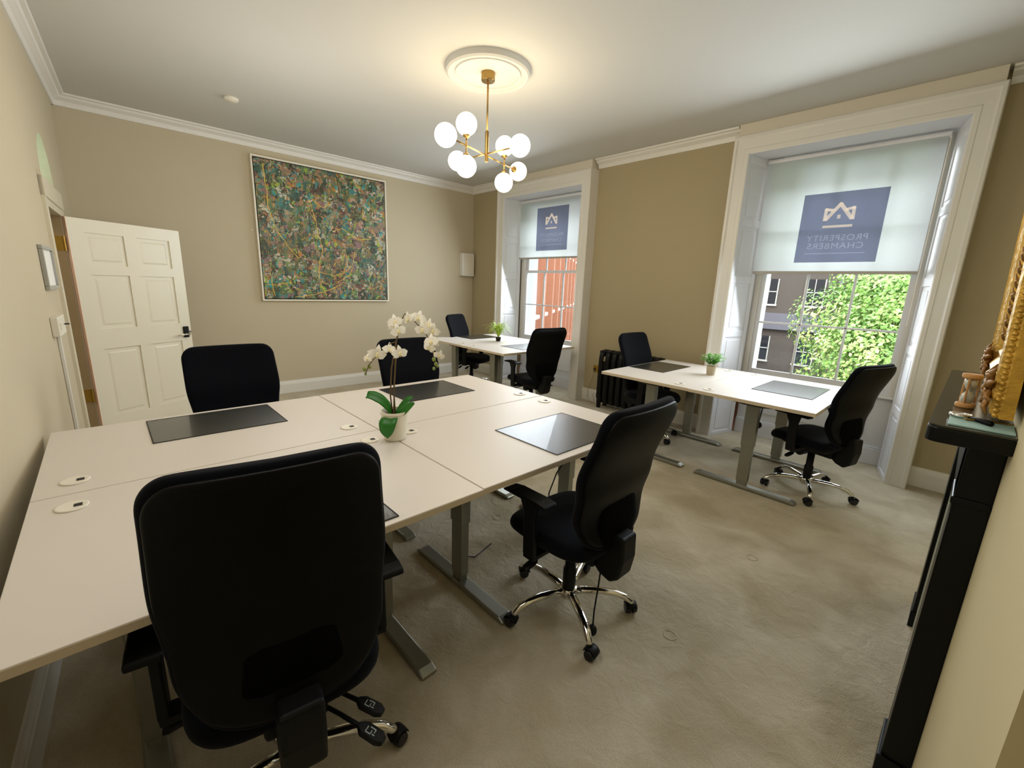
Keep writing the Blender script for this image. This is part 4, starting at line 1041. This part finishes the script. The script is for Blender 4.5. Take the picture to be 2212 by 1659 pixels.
# orange-red brick building across, seen obliquely through the far window
bd1 = thing('brick_building', 'orange-red brick building with white edged windows seen through the far window', 'building', (-10.4, 10.0, -4), math.atan2(20, -13.7))
bwall = MB().box(-4, 24, 0, 6, 0, 16).build('wall', 'brick_red', bd1)
for i in range(9):
    x = 1.6 + i * 2.3 + (i > 1) * .2
    for z in (1.2, 4.4, 7.4):
        f = MB().box(x, x + .16, -.10, 0, z, z + 1.6).box(x, x + 1.25, -.28, 0, z - .14, z).build('window', 'ext_trim', bd1)
        MB().box(x + .16, x + 1.15, -.02, 0, z, z + 1.6).build('pane', 'warm_pane', f)
    MB().box(x - .5, x - .2, -.35, 0, 0, 14).build('pier', 'pale_pier', bd1)
# dark brick terrace and trees seen through the nearer window
bd2 = thing('terrace_building', 'dark brown brick terrace across the street behind the tree', 'building', (2, 34, -4))
MB().box(-17, 26, 0, 6, 0, 22).build('wall', 'brick_dark', bd2)
for i in range(15):
    x = -15.5 + i * 2.7
    for z in (1.0, 4.9, 8.0, 11.0):
        f = MB().box(x - .06, x + 1.16, -.12, 0, z - .12, z).box(x - .02, x + .04, -.08, 0, z, z + 1.7).box(x + 1.06, x + 1.12, -.08, 0, z, z + 1.7).box(x, x + 1.1, -.08, 0, z + .82, z + .88).box(x + .53, x + .57, -.08, 0, z, z + 1.7).build('window', 'ext_trim', bd2)
        MB().box(x + .02, x + 1.08, -.04, 0, z, z + 1.7).build('pane', 'ext_glass', f)
    if i % 2: MB().box(x - .9, x - .76, -.2, 0, 0, 22).build('drain_pipe', 'slategrey', bd2)
MB().box(-17, 26, -.3, 0, 3.2, 4.3).build('stone_band', 'slategrey', bd2)
def tree(loc, R, H, n, lab, seed, sx=1.0):
    r = thing('street_tree', lab, 'tree', loc)
    MB().tube([(0, 0, 0), (.1, 0, H * .4), (0, .1, H * .7)], [.22, .16, .08], 10).build('trunk', 'bark', r, smooth=True)
    rr = random.Random(seed)
    blobs = []
    for i in range(60):
        a = rr.random() * 2 * PI; e = rr.uniform(-.9, 1.2); d = R * rr.uniform(.35, .85)
        blobs.append((Vector((d * math.cos(a) * math.cos(e) * sx, d * math.sin(a) * math.cos(e), H * .62 + d * math.sin(e))), R * rr.uniform(.22, .38)))
    VV, FF = [], []
    for i in range(n):
        c, br = rr.choice(blobs)
        v = Vector((rr.gauss(0, 1), rr.gauss(0, 1), rr.gauss(0, 1))).normalized()
        p = c + v * br * rr.uniform(.72, 1.08); s = rr.uniform(.026, .056)
        nn = (v + Vector((rr.uniform(-.6, .6), rr.uniform(-.6, .6), rr.uniform(-.2, .9)))).normalized(); u = nn.orthogonal().normalized(); w_ = nn.cross(u)
        a = rr.random() * 6.28; U_ = u * math.cos(a) + w_ * math.sin(a); V_ = nn.cross(U_); k = len(VV)
        VV += [p - U_ * s * 1.1, p - U_ * s * .2 + V_ * s * .65, p + U_ * s * 1.1, p + U_ * s * .1 - V_ * s * .65]; FF.append((k, k + 1, k + 2, k + 3))
    me = bpy.data.meshes.new('foliage'); me.from_pydata(VV, [], FF); me.materials.append(M['foliage'])
    fo_ = bpy.data.objects.new('foliage', me); C.objects.link(fo_); fo_.parent = r
tree((-.25, 13.6, -4), 3.3, 6.6, 95000, 'leafy bright green tree filling the nearer window', 11, 1.0)
tree((-12.4, 15.2, -4), .9, 3.2, 2500, 'small green tree low beside the orange-red brick building', 12)

# ------------------------------------------------------------------ light
wd = bpy.data.worlds.new('world'); bpy.context.scene.world = wd; wd.use_nodes = True
nt = wd.node_tree; bg = nt.nodes['Background']
bg.inputs[0].default_value = (0.86, 0.94, 1.0, 1); bg.inputs[1].default_value = 10.0
def area(nm, loc, target, sx, sy, power, col, portal=False):
    l = bpy.data.lights.new(nm, 'AREA'); l.shape = 'RECTANGLE'; l.size = sx; l.size_y = sy; l.energy = power; l.color = col
    if portal: l.cycles.is_portal = True
    o = bpy.data.objects.new(nm, l); C.objects.link(o); o.location = loc
    d = Vector(target) - Vector(loc); o.rotation_euler = d.to_track_quat('-Z', 'Y').to_euler(); return o
for g0_, g1_ in ((a0, a1), (b0, b1)):
    area('window_portal', ((g0_ + g1_) / 2, YG + .32, 1.67), ((g0_ + g1_) / 2, 0, 1.67), g1_ - g0_ + .1, 2.2, 1, (1, 1, 1), True)
for g0_, g1_, e_ in ((a0, a1, 32), (b0, b1, 40)):
    area('window_fill', ((g0_ + g1_) / 2, 4.41, 1.85), ((g0_ + g1_) / 2 - .1, 1.6, .8), g1_ - g0_, 1.5, e_, (.86, .94, 1))  # fill lamps added just inside the windows, standing in for daylight
# chandelier glow and added fill lights
def lamp(nm, loc, e, col, r_):
    l = bpy.data.lights.new(nm, 'POINT'); l.energy = e; l.color = col; l.shadow_soft_size = r_
    o = bpy.data.objects.new(nm, l); C.objects.link(o); o.location = loc; return o
lamp('chandelier_glow', (RX, RY, HZ - .05), 27, (1, .80, .50), .3)
lamp('room_fill', (-1.2, .5, 2.2), 25, (1, .97, .92), .5)  # two unseen fill lights added mid-room to lift the interior
lamp('room_fill', (-3.6, 1.2, 1.9), 28, (1, .97, .92), .6)
hl = bpy.data.lights.new('hall_fill', 'POINT'); hl.energy = 14; hl.color = (1, .9, .75); hl.shadow_soft_size = .2  # unseen light added to brighten the hallway
ho2 = bpy.data.objects.new('hall_fill', hl); C.objects.link(ho2); ho2.location = (-4.4, -1.0, 2.3)
sun = bpy.data.lights.new('sun', 'SUN'); sun.energy = 3.5; sun.angle = math.radians(12); sun.color = (1, .96, .88)
so_ = bpy.data.objects.new('sun', sun); C.objects.link(so_); so_.rotation_euler = Vector((.35, .9, -.75)).to_track_quat('-Z', 'Y').to_euler()

# ------------------------------------------------------------------ camera
yaw, pit, rol = 0.8138, -0.2231, 0.0365
fw = Vector((-math.sin(yaw) * math.cos(pit), math.cos(yaw) * math.cos(pit), math.sin(pit)))
rt = Vector((math.cos(yaw), math.sin(yaw), 0)); up = rt.cross(fw)
c_, s_ = math.cos(rol), math.sin(rol)
cx_ = rt * c_ + up * s_; cy_ = -rt * s_ + up * c_; cz_ = -fw
cam = bpy.data.cameras.new('camera'); cam.sensor_width = 36; cam.lens = 928.2 / 2212 * 36; cam.clip_start = .01; cam.clip_end = 300
co = bpy.data.objects.new('camera', cam); C.objects.link(co)
co.matrix_world = Matrix(((cx_.x, cy_.x, cz_.x, 0), (cx_.y, cy_.y, cz_.y, 0), (cx_.z, cy_.z, cz_.z, 1.45), (0, 0, 0, 1)))
sc = bpy.context.scene; sc.camera = co
sc.view_settings.view_transform = 'Standard'; sc.view_settings.look = 'None'; sc.view_settings.exposure = 0.0
sc.cycles.use_denoising = True
sc.cycles.max_bounces = 10; sc.cycles.diffuse_bounces = 6; sc.cycles.transparent_max_bounces = 12
sc.cycles.sample_clamp_indirect = 8
